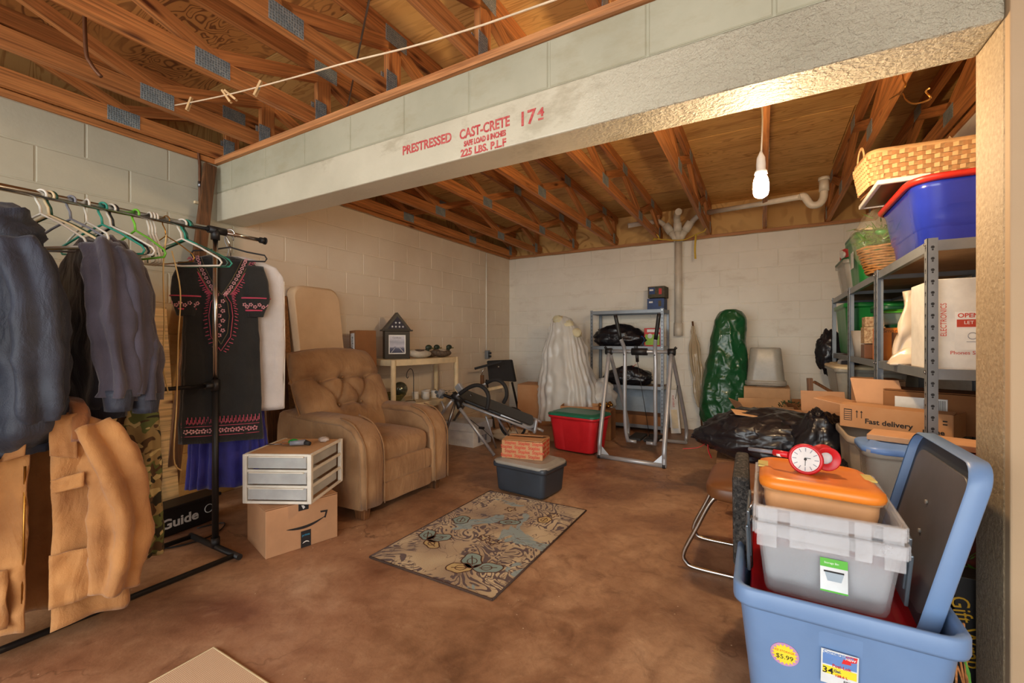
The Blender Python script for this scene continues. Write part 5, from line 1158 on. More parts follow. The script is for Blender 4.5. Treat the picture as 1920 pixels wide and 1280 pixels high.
# ------------------------------------------------------------------ drain pipes
PX = -.92; PY_ = BY-.075
t = thing('drain_stack', 'white drain stack on the back wall with a three way fitting at the top', 'pipe', (PX, PY_, 1.27))
MB().tube([(0,0,.0), (0,0,1.12)], .043, 18).build('stack_pipe', M['pvc'], t); MB().tube([(0,0,-.10), (0,0,.06)], .053, 18).build('collar', M['pvc'], t)
for s in (-1, 0, 1):
    a = V(0,0,1.08); b_ = V(s*.15, -.03 if s else -.06, 1.30); MB().tube([a, a.lerp(b_, .6)], .042, 16).build('fitting', M['pvc'], t); MB().tube([a.lerp(b_, .55), b_], .05, 16).build('collar', M['pvc'], t)
MB().tube(smoothpts([(.15,-.03,1.28), (.24,-.03,1.36), (.40,-.10,1.37)], 5), .032, 14).build('branch_pipe', M['pvc'], t)
MB().tube(smoothpts([(-.15,-.03,1.28), (-.22,-.03,1.35), (-.32,-.06,1.35), (-.45,-.25,1.30), (-.55,-.3,1.28)], 5), .03, 14).build('branch_pipe', M['pvc'], t)
MB().tube(smoothpts([(0,-.06,1.28), (0,-.12,1.36), (.05,-.3,1.37)], 5), .04, 14).build('branch_pipe', M['pvc'], t)
t = thing('trap_pipe', 'white waste pipe with a U shaped trap running under the trusses by the bulb', 'pipe', (.3, 5.0, 2.5))
pts = [ax(0,0,0)]*0+[ay(1328, 398, 5.2), ay(1420, 383, 4.85), ay(1500, 369, 4.5)]
w0, w1, w2 = pts
MB().tube([w0-t.location, w1-t.location, w2-t.location], .024, 14).build('waste_pipe', M['pvc'], t)
YT_ = w2.y; pt = [ay(x, y, YT_-.01) for x, y in ((1500,369), (1508,368), (1514,376), (1522,384), (1536,382), (1544,370), (1545,350))]
MB().tube([p-t.location for p in smoothpts(pt, 5)], .030, 14).build('u_trap', M['pvc'], t)
p = ay(1545, 358, YT_-.01)-t.location; MB().tube([p, p+V(0,0,.09)], .036, 14).build('collar', M['pvc'], t); MB().tube([p+V(0,0,.09), p+V(0,0,.115)], .041, 14).build('collar', M['pvc'], t)
t = thing('yellow_cord', 'yellow cord looped between trusses around the drain fitting', 'cord', (-.9, 5.6, 2.38))
def K(b, n, m): return b.build(n, M[m], t, world=True)
K(MB().tube(smoothpts([ay(1225,447,5.6), ay(1245,449,5.6), ay(1280,450,5.55), ay(1305,439,5.5), ay(1322,432,5.5), ay(1325,415,5.5)], 4), .007, 6), 'strand', 'yellowstring')
K(MB().tube(smoothpts([ay(1305,440,5.5), ay(1303,465,5.5), ay(1304,485,5.5)], 3), .012, 6), 'hanging_end', 'yellowstring'); K(MB().tube(smoothpts([ay(1228,436,5.6), ay(1236,446,5.6), ay(1224,450,5.6)], 3), .008, 6), 'knot', 'yellowstring')
t = thing('wire_hook', 'bent brass wire hook twisted around a truss above the woven basket', 'hook', (.59, 2.55, 2.40))
def K(b, n, m): return b.build(n, M[m], t, world=True)
hp = [(1668,186),(1690,175),(1698,186),(1710,194),(1728,192),(1745,184),(1736,172),(1742,166)]
K(MB().tube(smoothpts([ax(x, y, .575-.012*i) for i, (x, y) in enumerate(hp)], 5), .003, 6), 'wire', 'brass')
K(MB().tube(smoothpts([ax(1690,175,.55), ax(1698,160,.55), ax(1694,150,.56), ax(1692,138,.57)], 4), .003, 6), 'twist', 'brass')
# hanging bulb
t = thing('hanging_bulb', 'lit bare bulb in a white socket hanging from a white cord', 'lamp', (-.009, 2.30, 2.41))
zc = EYE+(640-205)/F*2.0
MB().tube(smoothpts([(0,0,0), (.0,.0,-.15), (.006,0,-.30), (0,0,-.48)], 4), .0035, 8).build('cord', M['white'], t)
MB().lathe([(.004,-.44), (.010,-.455), (.017,-.47), (.0195,-.50), (.019,-.525), (.024,-.53), (.026,-.545)][::-1], n=20).build('socket', M['bulbbase'], t)
m, tr, b = nt('lit_bulb'); b.inputs['Base Color'].default_value = (1,.9,.7,1); b.inputs['Emission Color'].default_value = (1, .70, .40, 1); b.inputs['Emission Strength'].default_value = 600; BULBM = b
MB().lathe([(.018,-.545), (.028,-.565), (.032,-.59), (.032,-.625), (.027,-.643), (.012,-.653), (.002,-.655)][::-1], n=18).build('bulb', m, t)
# ------------------------------------------------------------------ umbrella, green tree bag, tub on carton
t = thing('wrapped_umbrella', 'tall umbrella wrapped in clear film leaning beside the drain pipe', 'umbrella', (-.62, 5.60, 0), 0, rot=(math.radians(-6), math.radians(-5.5), 0))
cloth([(1.30, .012, .012, 0, 0), (1.22, .035, .03, 0, 0), (1.05, .065, .05, 0, 0), (.85, .06, .05, 0, 0), (.45, .04, .035, 0, 0), (.32, .015, .015, 0, 0)], 34, 40, .014, 7, 3, wr=.02, e=1).build('wrapping', M['wrapfilm'], t)
cloth([(1.2, .02, .02, 0, 0), (1.0, .045, .035, 0, 0), (.5, .03, .025, 0, 0), (.32, .01, .01, 0, 0)], 20, 24, .008, 6, 3, wr=.01, e=1).build('canopy', pm('umbrellacloth', (176, 160, 134), .7, col2=(110, 84, 60), vs=14), t)
MB().tube([(0,0,0), (0,0,1.36)], .011, 8).build('pole', M['board'], t)
t = thing('tree_bag', 'tall upright glossy green storage bag standing by the back wall', 'bag', (-.36, 5.50, 0), .1)
pr = [(1.46, .06, .06, .045, 0), (1.43, .12, .10, .045, 0), (1.34, .16, .13, .04, 0), (1.1, .185, .15, .02, 0), (.8, .225, .17, 0, 0), (.5, .25, .18, -.015, 0), (.25, .26, .18, -.02, 0), (.12, .21, .15, -.01, 0), (.06, .13, .10, 0, 0)]
bb = cloth(pr, 60, 84, .007, 7, 6, wr=.014, e=.95)
for i, p in enumerate(bb.v): bb.v[i] = p+V(0, -.02*max(0, 1-6*abs(nz(p.x*1.2+p.z*.9, 0, p.z*.6-p.x*.8, 5))), 0)
bb.build('cover', M['greenbag'], t); MB().tube([(0,0,0), (0,0,.12)], .018, 8).build('stand_pole', M['black'], t)
for a in (0, 1.57, 3.14, 4.71): MB().tube([(0,0,.06), (.2*math.cos(a+.4), .2*math.sin(a+.4), .01)], .009, 6).build('stand_foot', M['black'], t)
carton('tall_carton', 'large plain carton under the upturned clear bin by the back wall', (.03, 5.50, 0), 0, .42, .40, .62, 'cardpale')
t = thing('upturned_bin', 'clear frosted bin turned upside down on the large carton', 'storage bin', (.02, 5.48, 1.045), rot=(math.pi, 0, 0))
tubbody(.36, .32, .40, .80, .07, .014, 0).build('tub', M['cleartub'], t); tublid(.36,.32,.39, r=.07).build('lid', M['cleartub'], t)
MB().box((0,.03,.425), (.16,.2,.014)).build('clip', M['paperwhite'], t)
def flapbox(name, label, loc, rz, w_, d, h, mat, angs=(.5,.7,-.2,.4), fl=.5, group='open cartons behind the black bag', inside=None):
    t = carton(name, label, loc, rz, w_, d, h, mat, open_=True, group=group)
    for (sx, sy, a) in ((0,-1,angs[0]), (1,0,angs[1]), (0,1,angs[2]), (-1,0,angs[3])):
        L = (d if sy else w_)*fl; wd = (w_ if sy else d)
        dv = V(sx, sy, 0)*math.cos(a)*L+V(0,0,math.sin(a)*L); p0 = V(sx*w_/2, sy*d/2, h); sdv = V(sy, -sx, 0)*wd/2*.97
        MB().add([p0-sdv, p0+sdv, p0+sdv*.97+dv, p0-sdv*.97+dv], [(0,1,2,3)]).build('flap', M[mat], t, solid=.004)
    return t
flapbox('open_carton', 'open pale carton with its front flaps raised in front of the large carton', (.05, 4.72, 0), .35, .42, .36, .40, 'cardpale', (1.0, .8, 1.2, 1.0), .42)
flapbox('open_carton', 'open brown carton with drooping flaps before the white back wall', (.40, 4.58, 0), .3, .26, .28, .42, 'carddark', (-.5, .6, 1.2, 1.1), .6)
t = thing('artificial_branch', 'dark green artificial branch sticking out of the open pale carton', 'greenery', (.12, 4.75, .42))
b = MB()
for k in range(120):
    u = random.random(); c = V(.28*u-.05, random.uniform(-.03,.03), .10*math.sin(u*3)); d = V(random.uniform(-1,1), random.uniform(-1,1), random.uniform(-.3,1)).normalized()*.05; b.add([c, c+d+V(.006,0,0), c+d-V(.006,0,0)], [(0,1,2)])
b.build('needles', M['leafdk'], t)['kind'] = 'stuff'; MB().tube([(-.05,0,-.1), (.08,0,.06), (.23,0,.03)], .006, 6).build('stem', M['board'], t)
# ------------------------------------------------------------------ big black bag on its support, chair, red box
carton('support_carton', 'brown carton mostly hidden beneath the big black bag', (.02, 3.52, 0), .05, .62, .42, .30, 'carddark')
trashbag('trash_bag', 'largest black trash bag with red drawstring lying before the open cartons', (.06, 3.42, .302), (.42,.30,.185), -.08, knot=(-1,-.3,-.1), seed=33, amp=.10, n=90, m=50, tie=('redtie', [(-.10,-.05,-.10),(.0,-.04,-.08),(.06,-.05,-.04),(.07,-.05,-.09),(.09,-.05,-.14)]))
tag(MB().box((0,0,.0), (.16,.12,.004)).build('card_scrap', M['cardpale'], loc=(-.10,3.33,.618), rot=(.15,.1,.3)), 'scrap of pale card lying on the largest black bag', 'card')
t = thing('sled_chair', 'brown padded chair with chrome sled legs behind the blue bin', 'chair', (.0, 2.40, 0))
W = lambda b, n, m, **k: b.build(n, M[m], t, world=True, **k)
W(cushion((.02, 2.38, .42), (.50,.50,.085), .012, 2, .35), 'seat', 'brownseat')
for y in (2.26, 2.62):
    W(MB().tube(smoothpts([(-.02,y,.372), (-.17,y,.368), (-.215,y,.34), (-.28,y,.20), (-.335,y,.075), (-.325,y,.03), (-.28,y,.013), (-.1,y+.0,.012), (.24,y,.012)], 6), .0105, 10), 'sled_leg', 'chrome')
W(MB().tube([(.1,2.25,.372), (.1,2.63,.372)], .01, 8), 'cross_tube', 'chrome'); W(MB().tube([(.22,2.26,.012), (.26,2.26,.38), (.28,2.26,.46)], .0105, 8), 'rear_leg', 'chrome'); W(MB().tube([(.22,2.62,.012), (.26,2.62,.38), (.28,2.62,.46)], .0105, 8), 'rear_leg', 'chrome')
tote('red_bin', 'small red bin with pale markings on the floor behind the brown chair', (.02, 3.02, 0), .80, .30, .26, .27, 'scarlet', None, ind=0, r=.02)
# ------------------------------------------------------------------ big blue bin with its contents
t = tote('blue_bin', 'large cornflower blue storage bin nearest the camera with price stickers', (.17, 1.70, 0), 0, .46, .68, .43, 'cornflower', None, taper=.84, r=.05, ind=.010, rimh=.05, rim=.014, th=.004, wd=.16)
for k in range(1): pass
FYN = 1.70-.34*.93
P('stickerpurple', (214, 160, 206), .5); P('stickeryellow', (250, 228, 60), .5); P('stickerwhite', (232, 236, 238), .35); P('stickerblue', (110, 150, 214), .4); P('stickerred', (222, 48, 48), .5)
def face(px, py): # point on the tapering near face of the blue bin
    Yf = 1.366
    for _ in range(4):
        p = ay(px, py, Yf); s = .84+.14*max(0, min(1, (p.z-.03)/.33)); Yf = 1.70-.34*s-.0022
    return p-V(t.location)
til = math.radians(90-9.5); til = math.pi/2+math.atan(.34*.14/.33)
s1 = face(1471, 1226); st = MB().lathe([(.033,0),(.033,.0012)], n=28).build('price_sticker', M['stickerpurple'], t, loc=s1, rot=(til,0,0))
P_ = [(.030 if k % 2 else .0235) for k in range(36)]; b = MB(); b.add([V(r*math.cos(k*math.pi/18), r*math.sin(k*math.pi/18), .0016) for k, r in enumerate(P_)], [tuple(range(36))]); b.build('starburst', M['stickeryellow'], st)
tx = text('$5.99', .018, M['inkblack'], st, (0,-.008,.0018), (0,0,0), 'lettering', .0002); text('EZ STORAGE', .0075, M['stickerred'], st, (0,.009,.0018), (0,0,0), 'lettering', .0002)
s2 = face(1574, 1247); st = MB().box((0,-.012,.0004), (.077,.095,.0008)).build('product_label', M['stickerwhite'], t, loc=s2, rot=(til,0,0))
MB().box((-.0,.010,.001), (.07,.030,.0006)).build('blue_panel', M['stickerblue'], st); MB().box((-.0,-.020,.001), (.07,.022,.0006)).build('yellow_panel', M['stickeryellow'], st)
MB().add([(.012,.032,.0018),(.036,.034,.0018),(.034,.020,.0018),(.022,.016,.0018),(.024,.010,.0018),(.004,.008,.0018),(.008,.022,.0018),(.012,.020,.0018)], [(0,1,2,3,4,5,6,7)]).build('red_arrow', M['stickerred'], st)
for bd, sz, x, y, mt in (('Cornerstone', .012, -.003, .030, 'stickerblue'), ('NEW', .009, .022, .024, 'stickerwhite'), ('Posi-Lok', .011, .004, -.004, 'stickerred'), ('34', .024, -.024, -.022, 'inkblack'), ('Gal.', .010, -.004, -.018, 'bluebox'), ('128.6 L', .009, .004, -.030, 'stickerred')):
    text(bd, sz, M[mt], st, (x, y, .0022), (0,0,0), 'lettering', .0002, 1, bold=.0002)
b = MB()
for k in range(14): b.box((.010+.0020*k, -.047, .0012), (.0008+.0006*(k % 3 == 0), .016, .0004))
b.build('barcode', M['inkblack'], st)['kind'] = 'stuff'
MB().box((.03,-.335,.405), (.05,.004,.008)).build('moulded_mark', M['cornflower'], t)
# red lid lying inside
t = thing('red_cover', 'red plastic lid lying inside the blue bin under the frosted containers', 'lid', (.165, 1.68, .345), rot=(math.radians(3), 0, 0))
tublid(.37, .56, 0, r=.05, h=.02).build('panel', M['redlid'], t)
# frosted containers nested on it
def frosttub(name, label, loc, w_, d, h, rot, sticker=False):
    t = thing(name, label, 'storage bin', loc, 0, 'frosted nesting containers', rot=rot)
    tubbody(w_, d, h, .86, .02, .008, .006, rimh=.012, wd=.18).build('tub', M['frosttub'], t)
    # castellated rim skirt
    for s in (-1, 1):
        for x, ww, hh in ((-.42,.15,.065), (-.20,.11,.055), (.0,.30,.05), (.24,.11,.055), (.43,.13,.065)):
            MB().box((x*w_, s*(d/2+.009), h-hh/2-.004), (ww*w_, .004, hh)).build('rim_lug', M['frostrim'], t, bevel=.003)
        MB().box((0, s*(d/2+.006), h-.020), (w_*1.02, .007, .036)).build('rim_skirt', M['frostrim'], t, bevel=.002)
        MB().box((s*(w_/2+.006), 0, h-.020), (.007, d*1.0, .036)).build('rim_skirt', M['frostrim'], t, bevel=.002)
        # swing handle hanging outside
        MB().tube([(s*(w_/2+.012),-d*.28,h-.03), (s*(w_/2+.022),-d*.30,h-.055)], .004, 6).build('handle_wire', M['chrome'], t)
        MB().hexa([(s*(w_/2+.015),-d*.30,h-.20), (s*(w_/2+.024),-d*.30,h-.20), (s*(w_/2+.024),d*.05,h-.20), (s*(w_/2+.015),d*.05,h-.20), (s*(w_/2+.02),-d*.36,h-.05), (s*(w_/2+.029),-d*.36,h-.05), (s*(w_/2+.029),d*.10,h-.05), (s*(w_/2+.02),d*.10,h-.05)]).build('handle', M['steelhandle'], t, bevel=.003)
    return t
tf = frosttub('frosted_container', 'frosted container with a green topped label, outer of two nested in the blue bin', (.145, 1.645, .372), .325, .42, .235, (math.radians(3), 0, 0))
Yq = -.21*.93
st = MB().box((0,0,.0), (.060,.001,.085)).build('product_label', M['stickerwhite'], tf, loc=(.018, -.205, .115), rot=(-.14,0,0))
P('limegreen', (96, 196, 60), .4)
MB().box((0,-.0008,.032), (.060,.001,.022)).build('green_band', M['limegreen'], st); MB().box((0,-.0008,-.041), (.060,.001,.004)).build('green_band', M['limegreen'], st); MB().hexa([(-.014,-.0014,-.014),(.016,-.0014,-.014),(.016,-.0008,-.014),(-.014,-.0008,-.014),(-.020,-.0014,.008),(.022,-.0014,.008),(.022,-.0008,.008),(-.020,-.0008,.008)]).build('bin_picture', M['bluegrey'], st)
MB().box((.0,-.0016,.010), (.044,.001,.004)).build('picture_rim', M['inkblack'], st); text('Storage Bin', .007, M['label'], st, (-.005,-.0014,.032), (math.pi/2,0,0), 'lettering', .0002)
frosttub('frosted_container', 'frosted container nested inside the one bearing the green topped label', (.145, 1.645, .405), .32, .41, .245, (math.radians(3), 0, 0))
t = thing('orange_bin', 'peach bin with a bright orange lid topping the stack in the blue bin', 'storage bin', (.135, 1.66, .53), rot=(math.radians(-4), math.radians(1.5), 0))
tubbody(.275, .36, .14, .9, .03, .006, 0, rimh=.02).build('tub', M['clearpeach'], t); 
a_ = lambda e, zz, r=.05: ringp(.295+e, .40+e, r, zz)
MB().loft([a_(-.012,.125), a_(.0,.128), a_(.006,.140), a_(.0,.152), a_(-.03,.160), a_(-.06,.161), a_(-.075,.156), a_(-.16,.157)]).build('lid', M['orange'], t)
for s in (-1, 1): MB().box((s*.138, .03, .1575), (.032,.10,.006)).build('yellow_corner', M['yellowtape'], t, bevel=.003)
# black mesh bag beside them
def meshbag():
    m, tt, b = nt('black_mesh'); v = coords(tt, (1,1,1)); n = noi(tt, v, 90, 3, .6, .8); tt.links.new(ramp(tt, n, [(.4, (22,22,22)), (.62, (70,66,62)), (.75, (120,112,104))]), b.inputs['Base Color']); b.inputs['Roughness'].default_value = .7; bump(tt, b, n, .9, .01); return m
t = thing('mesh_bag', 'dark speckled mesh bag squeezed between the frosted containers and bin wall', 'bag', (-.055, 1.83, .33), .04)
MB().hexa([(-.04,-.20,.02),(.02,-.20,.02),(.02,.13,0),(-.03,.13,0),(-.045,-.12,.30),(.01,-.12,.30),(.012,.13,.335),(-.035,.13,.335)]).build('body', meshbag(), t, bevel=.012)
# clock torch on the orange lid
ct = V(.115, 1.63, .735); dv = (V(0,0,EYE)-ct); yawc = math.atan2(dv.x, -dv.y)
t = thing('clock_lantern', 'red and white clock torch with striped handle lying on the orange lid', 'clock', tuple(ct), 0, rot=(math.radians(-8), 0, math.atan2(-dv.x, dv.y)*1.0+math.pi-.15))
DM = Matrix.Rotation(math.radians(90), 4, 'X')
MB().lathe([(.030,-.045), (.040,-.040), (.043,0), (.047,.006), (.044,.012), (.038,.012), (.037,.008), (.0,.008)], n=30, M=DM, cap=False).build('case', M['redplastic'], t)
MB().lathe([(.037,.0085), (.0,.0085)], n=28, M=DM, cap=False).build('dial', M['label'], t)
b = MB()
for k in range(12): a = k*math.pi/6; b.box((0,0,0), (.0022,.0006,.011), M=Matrix.Rotation(a, 4, 'Y') @ Matrix.Translation((0,-.0092,.029)))
b.build('hour_marks', M['greyplastic'], t); MB().box((.006,-.0096,.004), (.016,.0006,.0018)).box((0,-.0096,-.008), (.0015,.0006,.024)).blob((0,-.0096,0), (.004,.001,.004), None, 8, 4).build('hands', M['black'], t)
cu_ = thing('red_spool', 'short red and white flared spool beside the clock torch', 'spool', tuple(ct+V(.052,.055,-.0)), 0, rot=(math.radians(0), 0, t.rotation_euler.z+.5))
MB().lathe([(.036,-.02), (.038,-.014), (.024,-.010), (.022,.012), (.034,.018), (.037,.024), (.034,.025), (.018,.012)], n=26, M=DM, cap=False).build('rim', M['redplastic'], cu_); MB().lathe([(.033,.023), (.020,.005), (.0,.004)], n=26, M=DM, cap=False).build('cup', M['label'], cu_)
hd_ = [ct+V(-.045,.01,.005), ct+V(-.085,.03,.004), ct+V(-.13,.055,-.0)]
g = thing('torch_handle', 'striped red and white torch handle with a black tip on the orange lid', 'torch', tuple(hd_[2]))
MB().tube([hd_[0]-hd_[2], V(hd_[1]-hd_[2])], .010, 12).build('grip', M['redplastic'], g); MB().tube([(hd_[0]-hd_[2])*.66, (hd_[0]-hd_[2])*.78], .0105, 12).build('stripe', M['label'], g)
MB().tube([hd_[1]-hd_[2], hd_[1]-hd_[2]+(hd_[2]-hd_[1])*1.6], .0065, 8).build('shaft', M['greyplastic'], g)
# upright lid of the blue bin
t = thing('bin_cover', 'large blue grey bin lid standing on end inside the blue bin', 'lid', (.352, 1.70, .335), 0)
a, b_ = .25, .47     # half length along Y, height
def lidring(e, off, r=.06):
    out = []
    for p in rrect(2*a+e, b_+e, r, 0, 6): out.append(V(off+.115*((p.y+b_/2)/b_), p.x, p.y+b_/2))
    return out
MB().loft([lidring(-.10,-.012,.04), lidring(-.10,-.004,.04)]).build('inner_panel', M['darkgrey'], t)
MB().loft([lidring(-.008,-.030), lidring(0,-.026), lidring(0,.010), lidring(-.01,.014), lidring(-.06,.014,.05), lidring(-.08,.004,.05), lidring(-.02,.002,.055), lidring(-.012,-.028,.058)], cap=False).build('rim', M['cornflower'], t)
MB().loft([lidring(-.014,-.006,.055), lidring(-.014,.006,.055)]).build('channel', M['slate'], t)
for y, z in ((-.02,.22), (.03,.16), (.0,.30)): MB().tube([(-.018+.115*z/b_, y, z), (-.012+.115*z/b_, y, z)], .006, 8).build('moulded_dot', M['greylid'], t)
# ------------------------------------------------------------------ slot between the bin and the pillar
t = thing('gift_wrap_box', 'tall black box with looping gold script between the blue bin and the pillar', 'box', (.585, 1.94, 0))
MB().box((0,0,.18), (.12,.09,.36)).build('body', M['black'], t, bevel=.002)
P('gold', (214, 164, 40), .4)
text('Gift Wrap', .062, M['gold'], t, (-.034,-.0462,.19), (math.pi/2, math.radians(80), 0), 'lettering', .0004, .85)
t = thing('blue_folder', 'dark blue flat case standing between the blue bin and the storage rack', 'case', (.495, 1.97, 0))
MB().box((0,0,.30), (.045,.14,.60)).build('body', pm('darkblue', (24, 44, 108), .4), t, bevel=.006)
t = thing('dried_branches', 'bare twigs and long green leaves poking up beside the pillar', 'greenery', (.475, 1.60, 0))
b = MB()
for k in range(5): b.tube(smoothpts([(random.uniform(-.03,.0), .0, 0), (random.uniform(-.03,.0), .02, .14), (random.uniform(-.03,.0), .03, .22+.03*k)], 4), .0028, 6)
b.build('twigs', M['wood'], t)['kind'] = 'stuff'
b = MB()
for k in range(7):
    z = .05+.035*k; d = V(random.uniform(-.03,.0), -.02, .09); s = V(.004,0,0); c = V(random.uniform(-.02,.02), 0, z-.04); b.add([c, c+d*.5+s, c+d, c+d*.5-s], [(0,1,2,3)])
b.build('leaves', pm('leafbright', (92, 150, 60), .5), t)['kind'] = 'stuff'
t = thing('floral_bag', 'dark floral paper bag with green and red print behind the leaning lid', 'bag', (.655, 2.12, 0))
P('floral', (46, 36, 40), .6, col2=(150, 60, 40), vs=16); MB().box((0,0,.34), (.14,.16,.74)).build('body', M['floral'], t, bevel=.01)
b = MB()
for k in range(16): 
    c = V(-.03+random.uniform(-.04,.05), -.085, random.uniform(.3,.66)); d = V(random.uniform(-.05,.05), 0, random.uniform(-.04,.05)); b.add([c, c+d*.5+V(.008,0,.008), c+d, c+d*.5-V(.008,0,.008)], [(0,1,2,3)])
b.build('leaf_print', bpy.data.materials['leafbright'], t)['kind'] = 'stuff'
# ------------------------------------------------------------------ bins poking out between the rack uprights
tote('beige_tub', 'open beige grey tub jutting from the lowest rack shelf under the long carton', (.545, 2.86, .205), 0, .36, .46, .435, 'beigetub', None, r=.07, ind=.006)
tote('stacked_tub', 'grey lower tub beneath the frosted tub with the blue rim', (.50, 2.10, 0), 0, .22, .30, .36, 'beigetub', None, r=.04, ind=0) if False else None
t = thing('long_prime_carton', 'long open carton printed fast delivery lying across the beige tub', 'box', (.605, 2.93, .645), math.radians(-28))
L_, D_, H_ = .44, .20, .115
b = MB(); th = .005; b.box((0,-D_/2,H_/2), (L_,th,H_)).box((0,D_/2,H_/2), (L_,th,H_)).box((-L_/2,0,H_/2), (th,D_,H_)).box((L_/2,0,H_/2), (th,D_,H_)).box((0,0,.003), (L_,D_,th)); b.build('body', M['card'], t)
def flap(p0, p1, dv, mat='card', nm='flap'): p0, p1, dv = V(p0), V(p1), V(dv); MB().add([p0, p1, p1+dv, p0+dv], [(0,1,2,3)]).build(nm, M[mat], t, solid=.004)
flap((-L_/2,-D_/2,H_), (-L_/2,D_/2,H_), (-.13,.0,.02), 'kraft'); flap((-L_/2,D_/2,H_), (L_/2*.0,D_/2,H_), (-.04,.03,.13), 'kraft'); flap((0,D_/2,H_), (L_/2,D_/2,H_), (.0,.06,.05), 'carddark'); flap((-L_/2,-D_/2,H_), (L_/2,-D_/2,H_), (0,.05,.01))
text('Fast delivery', .036, M['inkblack'], t, (-.015,-D_/2-.0035,.040), (math.pi/2,0,0), 'lettering', .0004, 1.05, bold=.0008); text('prime', .030, M['inkblack'], t, (.155,-D_/2-.0035,.030), (math.pi/2,0,0), 'lettering', .0004, 1.1, bold=.0008)
for x in (-.145, -.125): MB().prism([(x-.0015,.052),(x-.0015,.082),(x-.006,.082),(x,.092),(x+.006,.082),(x+.0015,.082),(x+.0015,.052)], -D_/2-.0035, -D_/2-.0025).build('arrow_mark', M['inkblack'], t)
MB().box((-.185,-D_/2-.003,.065), (.036,.001,.06)).build('print_block', M['inkblack'], t); b = MB()
for k in range(5): b.box((-.185,-D_/2-.0036,.042+.011*k), (.031,.001,.007))
b.build('print_lines', M['kraft'], t)
for z in (.07,.085): MB().box((.195,-D_/2-.003,z), (.016,.001,.006)).build('print_block', M['inkblack'], t)
MB().box((-L_/2-.0035,0,.06), (.001,.10,.06)).build('print_block', M['bluebox'], t)
t = carton('labelled_carton', 'dark brown carton with a white shipping label behind the long open carton', (.80, 3.06, .645), math.radians(-24), .42, .24, .20, 'carddark')
decal(0, t, (-.06,-.122,.13), (.20,.002,.075), 'label'); b = MB()
for k in range(18): b.box((-.045+.0045*k,-.1235,.13), (.0018,.001,.06))
b.build('barcode', M['inkblack'], t)['kind'] = 'stuff'
tag(MB().box((0,0,.13), (.18,.10,.26)).build('support_block', M['carddark'], loc=(.86,3.04,.385)), 'brown carton hidden under the labelled carton', 'box') if False else None
tote('slim_tub', 'frosted slim tub with a bright blue rim behind the leaning lid', (.47, 2.20, .32), 0, .26, .22, .38, 'cleartub', None, r=.05, ind=0)
tublid(.26, .22, .36, r=.05).build('blue_rim', M['stickerblue'], bpy.data.objects['slim_tub'])
tote('base_tub', 'cream tub under the slim frosted tub', (.47, 2.20, 0), 0, .25, .21, .32, 'beigetub', None, r=.05, ind=0)
tag(MB().box((0,0,.004), (.30,.16,.022)).build('flat_parcel', M['kraft'], loc=(.52,2.22,.722), rot=(0,0,-.3), bevel=.003), 'flat tan parcel lying across the blue rimmed tub', 'parcel')
# ------------------------------------------------------------------ things on the racks
t = thing('blue_tub', 'big glossy blue tub with a flared red rim on the rack top', 'tub', (.80, 2.85, 1.497))
a = lambda w_, d, z, r=.09: ringp(w_, d, r, z, 0)
MB().loft([a(.34,.52,.0), a(.37,.55,.02), a(.385,.57,.10), a(.39,.575,.105), a(.40,.585,.115), a(.44,.645,.27), a(.46,.665,.30), a(.44,.645,.30), a(.40,.60,.14), a(.34,.52,.03)]).build('tub', M['royalblue'], t)
MB().loft([a(.462,.67,.292,.1), a(.495,.70,.300,.11), a(.50,.705,.312,.11), a(.49,.695,.316,.1), a(.46,.665,.306,.1)], cap=False).build('rim', M['scarlet'], t, solid=.004)
P('weavepale', (222, 176, 122), .6, vs=20); P('weavedark', (192, 140, 90), .6, vs=20)
t = thing('woven_basket', 'shallow woven splint basket with loop handles resting on the blue tub rim', 'basket', (.74, 2.95, 1.875), .10)
w_, d_, h_ = .60, .30, .165
b = MB(); b2 = MB(); rows = 7
for r_ in range(rows):
    z = .012+.0205*r_; e = .02*r_/rows
    ring = ringp(w_*.93+e*2, d_*.90+e*2, .05, z+.012, 0, ns=15)
    for i, p in enumerate(ring):
        q_ = ring[(i+1) % len(ring)]; m_ = (p+q_)/2; tdir = (q_-p); L = tdir.length
        if L < .006: continue
        tdir.normalize(); nn_ = V(tdir.y, -tdir.x, 0); up_ = (i+r_) % 2
        bx = b if up_ else b2
        o_ = nn_*(.005 if up_ else .001); hw_ = tdir*L*.56
        bx.add([m_-hw_-V(0,0,.0095), m_-V(0,0,.010)+o_, m_+hw_-V(0,0,.0095), m_+hw_+V(0,0,.0095), m_+V(0,0,.010)+o_*1.6, m_-hw_+V(0,0,.0095)], [(0,1,4,5), (1,2,3,4)])
b.build('weave', M['weavepale'], t, solid=.003)['kind'] = 'stuff'; b2.build('uprights_weave', M['weavedark'], t, solid=.003)['kind'] = 'stuff'
MB().loft([ringp(w_*.96,d_*.95,.05,.15), ringp(w_*.985,d_*.98,.05,.15), ringp(w_*.985,d_*.98,.05,.178), ringp(w_*.96,d_*.95,.05,.178)], cap=False).build('rim_band', M['weavepale'], t, solid=.004)
MB().box((0,0,.004), (w_*.88,d_*.84,.006)).build('bottom', M['weavedark'], t)
for s in (-1, 1):
    pts = [V(s*w_*.49, -.055, .15)]+[V(s*w_*.49, -.055*math.cos(k*math.pi/8), .165+.075*math.sin(k*math.pi/8)) for k in range(9)]+[V(s*w_*.49, .055, .15)]
    MB().tube(pts, .009, 8, ry=.004).build('handle', M['weavepale'], t)
MB().add([(.0,-.1,.165), (.05,-.1,.165), (.03,-.08,.215)], [(0,1,2)]).build('paper_tip', M['cream'], t, solid=.002)
t = thing('framed_tray', 'white rimmed tray with a brown panel wedged below the basket on the blue tub', 'tray', (.56, 2.87, 1.835), .0)
MB().box((0,0,.012), (.16,.42,.008)).build('panel', M['brownseat'], t)
